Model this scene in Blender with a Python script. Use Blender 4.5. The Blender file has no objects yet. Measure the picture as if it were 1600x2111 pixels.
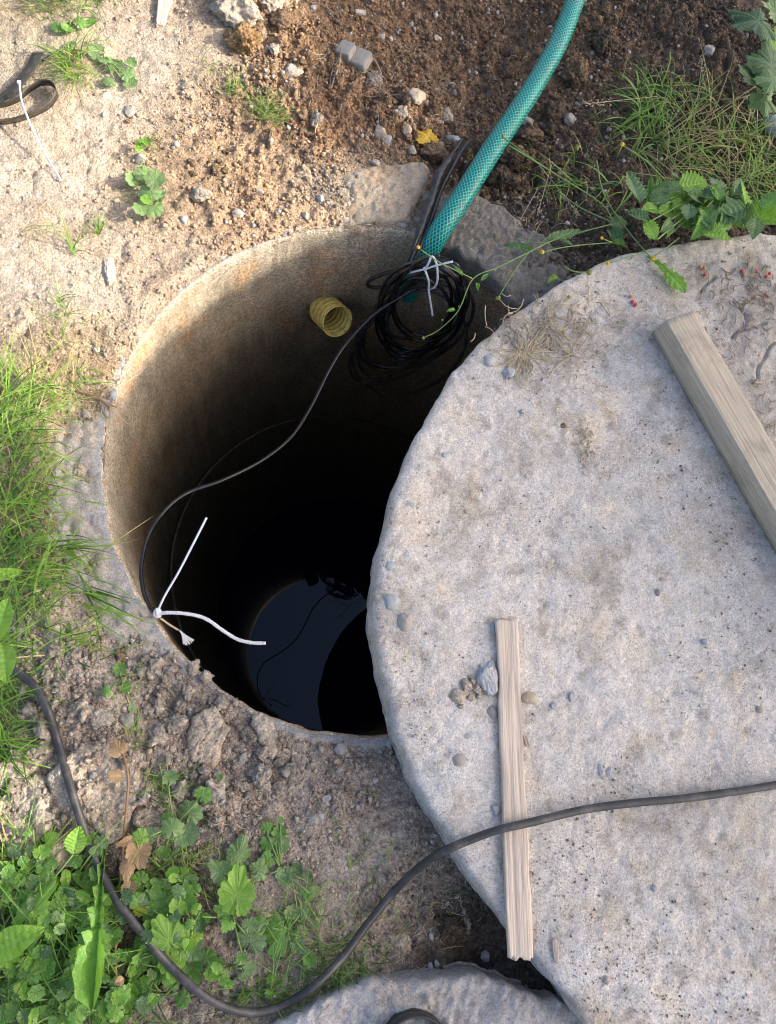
import bpy, math, random
import numpy as np
from math import radians, sin, cos, pi
rng = np.random.default_rng(7); random.seed(7)
sc = bpy.context.scene; C = sc.collection

# ------------------------------------------------------------------ camera, sky, sun, exposure
CAM = np.array([-0.2132, -0.4819, 1.285])
RT = np.array([0.98676, -0.04582, 0.1556]); UP = np.array([0.0, 0.95927, 0.28249]); BK = np.array([-0.16221, -0.27875, 0.94657])
FOC = 0.75
cd = bpy.data.cameras.new('camera'); cam = bpy.data.objects.new('camera', cd); C.objects.link(cam); sc.camera = cam
cd.sensor_fit = 'VERTICAL'; cd.sensor_height = 24; cd.sensor_width = 24; cd.lens = 24 * FOC; cd.clip_start = 0.02; cd.clip_end = 500
import mathutils
cam.matrix_world = mathutils.Matrix([[RT[0], UP[0], BK[0], CAM[0]], [RT[1], UP[1], BK[1], CAM[1]], [RT[2], UP[2], BK[2], CAM[2]], [0, 0, 0, 1]])

SUN_EL = radians(33); SUN_AZ = math.atan2(-0.12, 1.0)                # azimuth measured from +X
SUN = np.array([cos(SUN_EL) * cos(SUN_AZ), cos(SUN_EL) * sin(SUN_AZ), sin(SUN_EL)])
world = bpy.data.worlds.new('World'); sc.world = world; world.use_nodes = True
wn = world.node_tree; bg = wn.nodes['Background']; bg.inputs['Strength'].default_value = 0.15
sky = wn.nodes.new('ShaderNodeTexSky'); sky.sky_type = 'NISHITA'; sky.sun_disc = False
sky.sun_elevation = SUN_EL; sky.sun_rotation = pi / 2 - SUN_AZ; sky.dust_density = 4.5; sky.air_density = 0.7; sky.ozone_density = 0.6
wn.links.new(sky.outputs[0], bg.inputs[0])
ld = bpy.data.lights.new('sun', 'SUN'); ld.energy = 2.5; ld.angle = radians(0.5); ld.color = (1.0, 0.93, 0.81)
sun = bpy.data.objects.new('sun', ld); C.objects.link(sun); sun.location = tuple(SUN * 8)
sun.rotation_euler = mathutils.Vector(SUN).to_track_quat('Z', 'Y').to_euler()
sc.view_settings.view_transform = 'Standard'; sc.view_settings.look = 'None'; sc.view_settings.gamma = 1.0
sc.cycles.pixel_filter_type = 'BLACKMAN_HARRIS'; sc.cycles.filter_width = 1.0
sc.view_settings.exposure = 1.55

# ------------------------------------------------------------------ photo pixel -> place
R = 0.4817
def ray(px, py):
    a = (np.asarray(px, float) - 800) / (FOC * 2111); b = -(np.asarray(py, float) - 1055.5) / (FOC * 2111)
    return np.multiply.outer(a, RT) + np.multiply.outer(b, UP) - BK
def Pz(px, py, z=0.0):
    d = ray(px, py); k = (z - CAM[2]) / d[..., 2]
    return CAM + d * np.asarray(k)[..., None]
def Wl(px, py, off=0.0):                                            # hit the inner face of the well
    d = ray(px, py); r = R - off
    a = d[0]**2 + d[1]**2; b = 2 * (CAM[0] * d[0] + CAM[1] * d[1]); c = CAM[0]**2 + CAM[1]**2 - r * r
    k = (-b + math.sqrt(max(0, b * b - 4 * a * c))) / (2 * a)
    return CAM + d * k
def proj(p):
    v = np.asarray(p, float) - CAM; z = -(v @ BK)
    return 800 + (v @ RT) / z * FOC * 2111, 1055.5 - (v @ UP) / z * FOC * 2111

# ------------------------------------------------------------------ numpy noise
def hsh(*ix, seed=0):
    h = np.zeros(np.broadcast(*ix).shape, np.uint64) + np.uint64((seed * 7919 + 12345) & 0xffffffff)
    for i, c in zip(ix, (374761393, 668265263, 2246822519)):
        h = (h ^ ((i.astype(np.int64) & 0xffffff).astype(np.uint64) * np.uint64(c))) & np.uint64(0xffffffff)
        h = (h ^ (h >> np.uint64(13))) * np.uint64(1274126177) & np.uint64(0xffffffff)
        h = h ^ (h >> np.uint64(16))
    return (h & np.uint64(0xffffff)).astype(float) / 0xffffff
def vn2(x, y, seed=0):
    ix, iy = np.floor(x), np.floor(y); fx, fy = x - ix, y - iy
    u = fx * fx * (3 - 2 * fx); v = fy * fy * (3 - 2 * fy)
    a = hsh(ix, iy, seed=seed); b = hsh(ix + 1, iy, seed=seed); c = hsh(ix, iy + 1, seed=seed); d = hsh(ix + 1, iy + 1, seed=seed)
    return (a + (b - a) * u + (c - a) * v + (a - b - c + d) * u * v) * 2 - 1
def vn3(p, seed=0):
    i = np.floor(p); f = p - i; u = f * f * (3 - 2 * f); o = 0
    for dx in (0, 1):
        for dy in (0, 1):
            for dz in (0, 1):
                w = (u[..., 0] if dx else 1 - u[..., 0]) * (u[..., 1] if dy else 1 - u[..., 1]) * (u[..., 2] if dz else 1 - u[..., 2])
                o = o + w * hsh(i[..., 0] + dx, i[..., 1] + dy, i[..., 2] + dz, seed=seed)
    return o * 2 - 1
def fbm2(x, y, sc_, oc=4, seed=0, g=0.5):
    o = 0; a = 1; s = 0
    for k in range(oc):
        cs, sn = cos(k * 1.3), sin(k * 1.3)
        o = o + a * vn2((x * cs - y * sn) * sc_ + 17.3 * k, (x * sn + y * cs) * sc_ - 9.1 * k, seed + k); s += a; a *= g; sc_ *= 2.03
    return o / s
def worley(x, y, cell, seed=0, jit=0.9):
    gx, gy = x / cell, y / cell; ix, iy = np.floor(gx), np.floor(gy)
    f1 = np.full(gx.shape, 9.0); f2 = f1.copy(); idv = np.zeros(gx.shape)
    for dx in (-1, 0, 1):
        for dy in (-1, 0, 1):
            cx, cy = ix + dx, iy + dy
            qx = cx + .5 + (hsh(cx, cy, seed=seed) - .5) * jit; qy = cy + .5 + (hsh(cx, cy, seed=seed + 1) - .5) * jit
            d = np.hypot(gx - qx, gy - qy); m = d < f1
            f2 = np.where(m, f1, np.minimum(f2, d)); idv = np.where(m, hsh(cx, cy, seed=seed + 2), idv); f1 = np.where(m, d, f1)
    return f1, f2, idv
def sst(a, b, x):
    t = np.clip((x - a) / (b - a), 0, 1); return t * t * (3 - 2 * t)

# ------------------------------------------------------------------ mesh helpers
def mesh(name, V, F, mat=None, smooth=True, col=None, uv=None, mi=None, vein=None):
    V = np.asarray(V, np.float32).reshape(-1, 3); F = np.asarray(F, np.int32); n = F.shape[1]
    me = bpy.data.meshes.new(name)
    me.vertices.add(len(V)); me.vertices.foreach_set('co', V.ravel())
    me.loops.add(F.size); me.loops.foreach_set('vertex_index', F.ravel())
    me.polygons.add(len(F)); me.polygons.foreach_set('loop_start', np.arange(0, F.size, n, dtype=np.int32))
    me.update(calc_edges=True)
    if smooth: me.polygons.foreach_set('use_smooth', np.ones(len(F), bool))
    if mat is not None:
        for m in (mat if isinstance(mat, (list, tuple)) else [mat]): me.materials.append(m)
    if mi is not None: me.polygons.foreach_set('material_index', np.asarray(mi, np.int32))
    if col is not None:
        a = me.color_attributes.new('col', 'FLOAT_COLOR', 'POINT'); c = np.ones((len(V), 4), np.float32); c[:, :3] = col
        a.data.foreach_set('color', c.ravel())
    if vein is not None:
        a = me.attributes.new('vein', 'FLOAT', 'POINT'); a.data.foreach_set('value', np.asarray(vein, np.float32))
    if uv is not None:
        l = me.uv_layers.new(name='UVMap'); l.data.foreach_set('uv', np.asarray(uv, np.float32)[F.ravel()].ravel())
    return me
def tag(o, label=None, cat=None, group=None, kind=None):
    for k, v in (('label', label), ('category', cat), ('group', group), ('kind', kind)):
        if v: o[k] = v
    return o
def add(name, me, parent=None, loc=None, **kw):
    o = bpy.data.objects.new(name, me); C.objects.link(o)
    if parent is not None: o.parent = parent
    if loc is not None: o.location = tuple(float(v) for v in loc)
    return tag(o, **kw)
def recentre(me):
    n = len(me.vertices); a = np.empty(n * 3, np.float32); me.vertices.foreach_get('co', a); a = a.reshape(-1, 3)
    c = (a.min(0) + a.max(0)) / 2; c[2] = a[:, 2].min(); a -= c; me.vertices.foreach_set('co', a.ravel()); me.update(); return c
def addc(name, me, **kw):
    c = recentre(me); return add(name, me, loc=c, **kw)
def empty(name, loc, **kw):
    o = bpy.data.objects.new(name, None); C.objects.link(o); o.location = tuple(float(v) for v in loc); o.empty_display_size = .02
    return tag(o, **kw)
def spline(pts, step=0.004, closed=False):
    p = np.asarray(pts, float)
    if closed: q = np.vstack([p[-1], p, p[0], p[1]])
    else: q = np.vstack([2 * p[0] - p[1], p, 2 * p[-1] - p[-2]])
    out = []
    for i in range(1, len(q) - 2):
        a, b, c, d = q[i - 1], q[i], q[i + 1], q[i + 2]; n = max(2, int(np.linalg.norm(c - b) / step))
        t = np.linspace(0, 1, n, endpoint=False)[:, None]
        out.append(.5 * ((2 * b) + (-a + c) * t + (2 * a - 5 * b + 4 * c - d) * t * t + (-a + 3 * b - 3 * c + d) * t**3))
    if not closed: out.append(p[-1:])
    return np.vstack(out)
def frames(p, closed=False):
    t = np.gradient(p, axis=0); t /= np.linalg.norm(t, axis=1)[:, None] + 1e-12
    n = np.zeros_like(p); v = np.cross(t[0], [0.3, 0.2, 1]); v /= np.linalg.norm(v) + 1e-9
    for i in range(len(p)):
        v = v - t[i] * (v @ t[i]); v /= np.linalg.norm(v) + 1e-9; n[i] = v
    return t, n, np.cross(t, n)
def tube(name, pts, r, mat, seg=12, step=0.004, prof=None, raw=False, cap=True):
    p = np.asarray(pts, float) if raw else spline(pts, step)
    t, n, b = frames(p); N = len(p); s = np.concatenate([[0], np.cumsum(np.linalg.norm(np.diff(p, axis=0), axis=1))])
    rr = np.full(N, r, float) if np.isscalar(r) else np.interp(s / s[-1], np.linspace(0, 1, len(r)), r)
    if prof is not None: rr = rr * prof(s)
    a = np.linspace(0, 2 * pi, seg + 1); ca, sa = np.cos(a), np.sin(a)
    V = p[:, None] + rr[:, None, None] * (ca[None, :, None] * n[:, None] + sa[None, :, None] * b[:, None])
    i = np.arange(N - 1)[:, None] * (seg + 1); j = np.arange(seg)[None]
    F = np.stack([i + j, i + j + 1, i + j + seg + 2, i + j + seg + 1], -1).reshape(-1, 4)
    uv = np.stack([np.broadcast_to(a / (2 * pi), (N, seg + 1)), np.broadcast_to(s[:, None], (N, seg + 1))], -1).reshape(-1, 2)
    V = V.reshape(-1, 3)
    if cap:
        V = np.vstack([V, p[:1], p[-1:]]); uv = np.vstack([uv, [[0, 0], [0, 0]]]); k = len(V)
        F = np.vstack([F, np.stack([np.full(seg, k - 2), np.arange(seg) + 1, np.arange(seg), np.arange(seg)], -1)[:, [0, 1, 2, 2]],
                       np.stack([np.full(seg, k - 1), (N - 1) * (seg + 1) + np.arange(seg), (N - 1) * (seg + 1) + np.arange(seg) + 1, np.full(seg, -1)], -1)[:, [0, 1, 2, 2]]])
        T = F[F[:, 2] == F[:, 3]]; Q = F[F[:, 2] != F[:, 3]]
        # triangles written as quads collapse: split into a triangle list instead
        F = np.vstack([Q[:, [0, 1, 2]], Q[:, [0, 2, 3]], T[:, :3]])
    return mesh(name, V, F, mat, uv=uv)
def join(parts):                                                    # [(V,F)] same face size
    V, F, o = [], [], 0
    for v, f in parts: V.append(v); F.append(np.asarray(f) + o); o += len(v)
    return np.vstack(V), np.vstack(F)
def ico(sub):
    import bmesh
    bm = bmesh.new(); bmesh.ops.create_icosphere(bm, subdivisions=sub, radius=1); bm.verts.ensure_lookup_table()
    V = np.array([v.co[:] for v in bm.verts]); F = np.array([[v.index for v in f.verts] for f in bm.faces]); bm.free(); return V, F
ICO = {k: ico(k) for k in (1, 2, 3, 4, 5)}

# ------------------------------------------------------------------ materials
def mat(name):
    m = bpy.data.materials.new(name); m.use_nodes = True; nt = m.node_tree; b = nt.nodes['Principled BSDF']; return m, nt, b
class NT:
    def __init__(s, nt): s.nt = nt; s.co = nt.nodes.new('ShaderNodeTexCoord')
    def n(s, t, **kw):
        x = s.nt.nodes.new(t)
        for k, v in kw.items(): setattr(x, k, v)
        return x
    def l(s, a, b): s.nt.links.new(a, b)
    def noise(s, scale, det=4, rough=.6, out='Fac', vec='Object', src=None, dist=0):
        x = s.n('ShaderNodeTexNoise'); x.inputs['Scale'].default_value = scale; x.inputs['Detail'].default_value = det
        x.inputs['Roughness'].default_value = rough; x.inputs['Distortion'].default_value = dist
        s.l(src if src else s.co.outputs[vec], x.inputs['Vector']); return x.outputs[out]
    def vor(s, scale, out='Distance', feat='F1', src=None):
        x = s.n('ShaderNodeTexVoronoi', feature=feat); x.inputs['Scale'].default_value = scale; s.l(src or s.co.outputs['Object'], x.inputs['Vector']); return x.outputs[out]
    def ramp(s, fac, stops, interp='LINEAR'):
        x = s.n('ShaderNodeValToRGB'); x.color_ramp.interpolation = interp; e = x.color_ramp.elements
        while len(e) < len(stops): e.new(.5)
        for q, (p, c) in zip(e, stops):
            q.position = p; q.color = (*(c if hasattr(c, '__len__') else (c, c, c)), 1)
        s.l(fac, x.inputs[0]); return x.outputs[0]
    def mix(s, f, a, b, mode='MIX'):
        x = s.n('ShaderNodeMix', data_type='RGBA', blend_type=mode, clamp_factor=True)
        for v, k in ((f, 0), (a, 6), (b, 7)):
            if hasattr(v, 'links'): s.l(v, x.inputs[k])
            elif hasattr(v, '__len__'): x.inputs[k].default_value = (*v, 1)
            else: x.inputs[k].default_value = v if k == 0 else (v, v, v, 1)
        return x.outputs[2]
    def math(s, op, a, b=0.0, c=0.0):
        x = s.n('ShaderNodeMath', operation=op)
        for v, k in ((a, 0), (b, 1), (c, 2)):
            if hasattr(v, 'links'): s.l(v, x.inputs[k])
            else: x.inputs[k].default_value = v
        return x.outputs[0]
    def attr(s, name, out='Color'): x = s.n('ShaderNodeAttribute'); x.attribute_name = name; return x.outputs[out]
    def bump(s, h, dist, strength=1.0, nrm=None):
        x = s.n('ShaderNodeBump'); x.inputs['Distance'].default_value = dist; x.inputs['Strength'].default_value = strength
        s.l(h, x.inputs['Height'])
        if nrm: s.l(nrm, x.inputs['Normal'])
        return x.outputs[0]

def soil_mat(name, base=None, sp=1.0, bumpd=.0016, rough=.95, vary=.35, grit=0.25, gritcol=(.62, .58, .52)):
    m, nt, b = mat(name); k = NT(nt)
    c = k.attr('col') if base is None else k.mix(0.0, base, base)
    n1 = k.noise(38 * sp, 5, .65); c = k.mix(1.0, c, k.ramp(n1, [(.25, 1 - vary), (.5, 1.0), (.75, 1 + vary)]), 'MULTIPLY')
    n2 = k.noise(230 * sp, 5, .78); c = k.mix(.8, c, k.ramp(n2, [(.33, .45), (.5, 1.0), (.67, 1.5)]), 'MULTIPLY')
    c0_ = c; bw = k.n('ShaderNodeRGBToBW'); k.l(k.attr('col') if base is None else k.mix(0.0, base, base), bw.inputs[0]); pf = k.ramp(bw.outputs[0], [(.26, 1), (.42, .28)])
    gr = k.n('ShaderNodeTexVoronoi'); gr.inputs['Scale'].default_value = 190 * sp; k.l(k.co.outputs['Object'], gr.inputs['Vector'])
    gs = k.n('ShaderNodeSeparateColor'); k.l(gr.outputs['Color'], gs.inputs[0]); c = k.mix(pf, c, k.ramp(gs.outputs[0], [(0, .75), (.5, .98), (1, 1.3)]), 'MULTIPLY')
    gq = k.n('ShaderNodeTexVoronoi'); gq.inputs['Scale'].default_value = 400 * sp; k.l(k.co.outputs['Object'], gq.inputs['Vector'])
    gt = k.n('ShaderNodeSeparateColor'); k.l(gq.outputs['Color'], gt.inputs[0]); c = k.mix(pf, c, k.ramp(gt.outputs[1], [(0, .72), (.5, 1), (1, 1.32)]), 'MULTIPLY')
    hue = k.noise(11 * sp, 3, .5); c = k.mix(k.ramp(hue, [(.4, 0), (.75, .35)]), c, k.mix(1.0, c, (1.18, .93, .72), 'MULTIPLY'))
    v = k.vor(330 * sp); g = k.ramp(v, [(.12, 1), (.22, 0)]); gm = k.ramp(k.noise(60 * sp, 2), [(.5, 0), (.66, grit)])
    c = k.mix(k.math('MULTIPLY', g, gm), c, gritcol)
    k.l(c, b.inputs['Base Color']); b.inputs['Roughness'].default_value = rough; b.inputs['Specular IOR Level'].default_value = .2
    h = k.math('ADD', k.noise(150 * sp, 6, .72), k.math('MULTIPLY', k.noise(520 * sp, 3, .7), .55)); h = k.math('SUBTRACT', h, k.math('MULTIPLY', gr.outputs['Distance'], .45)); h = k.math('SUBTRACT', h, k.math('MULTIPLY', gq.outputs['Distance'], .25))
    k.l(k.bump(h, bumpd * 3.2), b.inputs['Normal']); return m
def concrete_mat(name, base, warm=(.95, .84, .66), dark=.55, bumpd=.0012, use_col=False, speck=1.0):
    m, nt, b = mat(name); k = NT(nt)
    c = k.attr('col') if use_col else k.mix(0.0, base, base)
    big = k.noise(6, 5, .6); c = k.mix(1.0, c, k.ramp(big, [(.3, .86), (.5, 1.0), (.7, 1.1)]), 'MULTIPLY')
    w = k.noise(13, 5, .65, dist=.4); c = k.mix(k.ramp(w, [(.5, 0), (.68, .55)]), c, k.mix(1.0, c, warm, 'MULTIPLY'))
    d = k.noise(22, 6, .7); c = k.mix(k.ramp(d, [(.52, 0), (.72, .7)]), c, k.mix(1.0, c, (dark * 1.05, dark, dark * .88), 'MULTIPLY'))
    s = k.noise(330, 5, .8); c = k.mix(1.0, c, k.ramp(s, [(.36, .66), (.46, .93), (.54, 1.02), (.64, 1.2)]), 'MULTIPLY')
    s3 = k.noise(75, 5, .7); c = k.mix(1.0, c, k.ramp(s3, [(.32, .8), (.5, 1.0), (.7, 1.12)]), 'MULTIPLY')
    v = k.vor(150); pm = k.ramp(k.noise(28, 4, .7), [(.38, .15), (.62, 1)]); sp1 = k.math('MULTIPLY', k.ramp(v, [(.13, 1), (.24, 0)]), pm); c = k.mix(k.math('MULTIPLY', sp1, .45 * speck), c, (.13, .12, .10))
    v2 = k.vor(270, src=k.noise(3, 0, out='Color', vec='Object')) if False else k.vor(291); sp2 = k.ramp(v2, [(.15, 1), (.26, 0)])
    c = k.mix(k.math('MULTIPLY', sp2, .3 * speck), c, (.8, .78, .74))
    k.l(c, b.inputs['Base Color']); b.inputs['Roughness'].default_value = .92; b.inputs['Specular IOR Level'].default_value = .25
    vc = k.n('ShaderNodeTexVoronoi'); vc.inputs['Scale'].default_value = 330; k.l(k.co.outputs['Object'], vc.inputs['Vector']); vs = k.n('ShaderNodeSeparateColor'); k.l(vc.outputs['Color'], vs.inputs[0])
    c2 = k.mix(1.0, c, k.ramp(vs.outputs[0], [(0, .88), (.5, 1), (1, 1.1)]), 'MULTIPLY'); k.l(c2, b.inputs['Base Color'])
    h = k.math('ADD', k.noise(110, 6, .7), k.math('MULTIPLY', k.noise(480, 3, .7), .5)); h = k.math('SUBTRACT', h, k.math('MULTIPLY', sp1, .25))
    k.l(k.bump(h, bumpd * 2), b.inputs['Normal']); return m
def plain(name, col, rough=.5, spec=.5, coat=0, bump=None, vary=0, metal=0, dirt=None):
    m, nt, b = mat(name); k = NT(nt); c = k.mix(0.0, col, col)
    if vary: c = k.mix(1.0, c, k.ramp(k.noise(45, 5, .65), [(.3, 1 - vary), (.7, 1 + vary)]), 'MULTIPLY')
    if dirt: c = k.mix(k.ramp(k.noise(dirt[1], 6, .75), [(.48, 0), (.66, dirt[2])]), c, dirt[0])
    k.l(c, b.inputs['Base Color']); b.inputs['Roughness'].default_value = rough; b.inputs['Specular IOR Level'].default_value = spec
    b.inputs['Coat Weight'].default_value = coat; b.inputs['Metallic'].default_value = metal
    if bump: k.l(k.bump(k.noise(bump[0], 5, .7), bump[1]), b.inputs['Normal'])
    return m
def leaf_mat(name, col, col2, dust=0.0, trans=.35, veincol=None, rough=.5):
    m, nt, b = mat(name); k = NT(nt)
    oi = k.n('ShaderNodeObjectInfo')
    c = k.mix(k.ramp(k.noise(55, 4, .6), [(.35, 0), (.65, 1)]), col, col2)
    c = k.mix(1.0, c, k.ramp(oi.outputs['Random'], [(0, (.78, .82, .8)), (1, (1.22, 1.15, 1.0))]), 'MULTIPLY')
    vv = k.attr('vein', 'Fac'); c = k.mix(k.math('MULTIPLY', vv, .45), c, veincol or tuple(min(1, q * 1.9 + .03) for q in col))
    if dust:
        f = k.ramp(k.noise(330, 5, .8), [(.5, 0), (.62, dust)]); g = k.ramp(k.noise(40, 3, .6), [(.35, .15), (.65, 1)])
        c = k.mix(k.math('MULTIPLY', f, g), c, (.46, .48, .38))
    k.l(c, b.inputs['Base Color']); b.inputs['Roughness'].default_value = rough; b.inputs['Specular IOR Level'].default_value = .4
    k.l(k.bump(k.math('ADD', k.noise(150, 4, .6), k.math('MULTIPLY', vv, -.5)), .0022), b.inputs['Normal'])
    if trans:
        t = k.n('ShaderNodeBsdfTranslucent'); k.l(k.mix(1.0, c, (1.25, 1.35, .55), 'MULTIPLY'), t.inputs[0])
        x = k.n('ShaderNodeMixShader'); x.inputs[0].default_value = trans
        k.l(b.outputs[0], x.inputs[1]); k.l(t.outputs[0], x.inputs[2]); k.l(x.outputs[0], nt.nodes['Material Output'].inputs[0])
    return m
def wood_mat(name, a, b_, scale=1.0, dirt=.3, axis='Y'):
    m, nt, b = mat(name); k = NT(nt)
    mp = k.n('ShaderNodeMapping'); mp.inputs['Scale'].default_value = {'Y': (1, .022, 1), 'X': (.022, 1, 1)}[axis]; k.l(k.co.outputs['Object'], mp.inputs[0])
    g = k.noise(260 * scale, 4, .6, src=mp.outputs[0], dist=.25); f = k.noise(620 * scale, 3, .6, src=mp.outputs[0])
    c = k.mix(k.ramp(g, [(.28, .25), (.5, .75), (.68, 1)]), b_, a); c = k.mix(k.ramp(k.noise(9, 3, .5), [(.45, 0), (.7, .4)]), c, k.mix(1.0, c, (1.25, 1.2, 1.15), 'MULTIPLY'))
    kn_ = k.vor(5.5); c = k.mix(k.ramp(kn_, [(.035, .8), (.07, .25), (.11, 0)]), c, (.20, .12, .06))
    c = k.mix(1.0, c, k.ramp(f, [(.3, .72), (.6, 1.12)]), 'MULTIPLY')
    c = k.mix(k.ramp(k.noise(18, 6, .7), [(.5, 0), (.7, dirt)]), c, (.16, .13, .10))
    k.l(c, b.inputs['Base Color']); b.inputs['Roughness'].default_value = .85; b.inputs['Specular IOR Level'].default_value = .2
    k.l(k.bump(k.math('ADD', g, k.math('MULTIPLY', f, .5)), .0010), b.inputs['Normal']); return m

M = {}
M['soil'] = soil_mat('soil'); M['crumb'] = soil_mat('crumb_soil', sp=1.3, vary=.2, grit=.1)
M['clod'] = soil_mat('clod_grey', (.36, .31, .245), grit=.3); M['clodpale'] = soil_mat('clod_pale', (.50, .425, .33), grit=.35)
M['clodbrown'] = soil_mat('clod_brown', (.21, .145, .09)); M['cloddark'] = soil_mat('clod_dark', (.12, .09, .062)); M['clodorange'] = soil_mat('clod_orange', (.36, .23, .11))
M['slab'] = concrete_mat('lid_concrete', (.52, .51, .52)); M['rim'] = concrete_mat('ring_top_concrete', (.40, .36, .31), warm=(1.05, .85, .62), dark=.5, bumpd=.002, use_col=True)
M['collar'] = concrete_mat('collar_concrete', (.36, .30, .225), warm=(1.1, .8, .5), dark=.5, bumpd=.002)
M['collard'] = concrete_mat('collar_concrete_grey', (.23, .205, .175), dark=.5, bumpd=.002)
M['frag'] = concrete_mat('fragment_concrete', (.47, .44, .41), warm=(1.02, .88, .74), dark=.5, bumpd=.002)
M['pebblue'] = plain('pebble_bluegrey', (.31, .32, .31), .88, bump=(300, .0006), vary=.2, dirt=((.4, .36, .3), 90, .5))
M['pebgrey'] = plain('pebble_grey', (.30, .275, .235), .9, bump=(300, .0008), vary=.25, dirt=((.3, .26, .2), 90, .6))
M['pebpale'] = plain('pebble_pale', (.38, .325, .265), .92, bump=(300, .0008), vary=.2, dirt=((.35, .28, .2), 80, .6))
M['pebtan'] = plain('pebble_tan', (.40, .32, .23), .85, bump=(300, .0008), vary=.25, dirt=((.25, .19, .13), 80, .5))
M['chipblue'] = plain('stone_chip_blue', (.38, .375, .365), .9, bump=(350, .001), vary=.2, dirt=((.25, .26, .28), 180, .7))
M['rubber'] = plain('black_rubber', (.022, .022, .022), .42, .5, bump=(160, .0006), dirt=((.17, .15, .125), 38, .35))
M['rubberg'] = plain('grey_worn_rubber', (.030, .029, .028), .45, .5, bump=(90, .0006), dirt=((.17, .15, .13), 24, .45))
M['cable'] = plain('black_pvc', (.010, .010, .011), .16, .5, dirt=((.10, .09, .08), 60, .12))
M['cabled'] = plain('dusty_black_pvc', (.02, .019, .018), .5, .4, dirt=((.13, .115, .10), 60, .5))
M['tape'] = plain('black_tape', (.016, .015, .017), .38, .5, bump=(220, .0012), dirt=((.12, .10, .08), 50, .35))
M['white'] = plain('white_nylon', (.60, .62, .64), .5, .4); M['rope'] = plain('white_rope', (.66, .65, .64), .9, .2, bump=(700, .0012))
M['strap'] = plain('black_strap', (.03, .028, .022), .42, .5, bump=(500, .0003), dirt=((.16, .13, .08), 25, .6))
M['berry'] = plain('red_berry', (.50, .07, .05), .35, .5, vary=.4); M['berryo'] = plain('faded_berry', (.52, .22, .13), .6, .3, vary=.3)
M['straw'] = plain('dry_straw', (.42, .34, .22), .85, .2, vary=.3); M['strawd'] = plain('dry_root', (.27, .21, .15), .9, .2, vary=.3)
M['stem'] = plain('green_stem', (.16, .25, .07), .6, .3, vary=.2); M['stemb'] = plain('brown_stem', (.26, .15, .08), .8, .2, vary=.2)
M['yflower'] = plain('yellow_petal', (.55, .36, .04), .7, .2, vary=.2); M['gbud'] = plain('green_bud', (.24, .26, .06), .8, .2, vary=.4)
M['green'] = leaf_mat('leaf_green', (.11, .26, .04), (.17, .35, .06), dust=.6)
M['bright'] = leaf_mat('leaf_bright', (.16, .34, .04), (.25, .44, .06), dust=.5, trans=.4)
M['yellowg'] = leaf_mat('leaf_yellowgreen', (.20, .31, .04), (.33, .40, .05), dust=.2, trans=.4)
M['dusty'] = leaf_mat('leaf_dusty', (.10, .18, .06), (.14, .23, .08), dust=.6, trans=.2)
M['dark'] = leaf_mat('leaf_dark', (.055, .12, .04), (.08, .16, .055), dust=.3, trans=.2)
M['paleg'] = leaf_mat('leaf_pale', (.15, .26, .09), (.22, .33, .13), dust=.5, trans=.3)
M['brownl'] = leaf_mat('leaf_brown', (.28, .18, .10), (.36, .25, .15), trans=.2, rough=.8)
M['yellowl'] = leaf_mat('leaf_yellow', (.62, .36, .03), (.70, .45, .06), trans=.25, rough=.6)
M['blade'] = leaf_mat('grass_green', (.16, .32, .045), (.26, .42, .08), trans=.35)
M['bladed'] = leaf_mat('grass_dark', (.05, .12, .025), (.09, .18, .04), trans=.3)
M['bladey'] = leaf_mat('grass_dry', (.36, .30, .13), (.44, .38, .19), trans=.25, rough=.7)
M['woodb'] = wood_mat('beam_wood', (.50, .42, .31), (.34, .275, .195), .75, .4); M['woodl'] = wood_mat('lath_wood', (.60, .49, .385), (.42, .33, .245), 1.0, .08)
def hose_mat():
    m, nt, b = mat('green_braided_hose'); k = NT(nt); s = k.n('ShaderNodeSeparateXYZ'); k.l(k.co.outputs['UV'], s.inputs[0])
    u, v = s.outputs[0], s.outputs[1]
    def line(sign):
        f = k.math('FRACT', k.math('ADD', k.math('MULTIPLY', u, 18.0), k.math('MULTIPLY', v, sign * 100.0)))
        return k.ramp(k.math('ABSOLUTE', k.math('SUBTRACT', f, .5)), [(.0, 1), (.10, .9), (.19, 0)])
    L = k.math('MAXIMUM', line(1), line(-1))
    c = k.mix(L, (.0, .085, .078), (.03, .40, .32)); c = k.mix(k.ramp(k.noise(25, 5, .7), [(.5, 0), (.75, .22)]), c, (.18, .16, .12))
    k.l(c, b.inputs['Base Color']); b.inputs['Roughness'].default_value = .35; b.inputs['Specular IOR Level'].default_value = .3; b.inputs['Coat Weight'].default_value = .22; b.inputs['Coat Roughness'].default_value = .15
    k.l(k.bump(L, .0006), b.inputs['Normal']); return m
M['hose'] = hose_mat()
M['yellowp'] = plain('yellow_drain_pvc', (.74, .58, .15), .5, .4, dirt=((.12, .09, .05), 70, .75))
M['ribpipe'] = plain('black_ribbed_pe', (.025, .025, .024), .45, .4, dirt=((.14, .12, .09), 40, .4))
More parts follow.
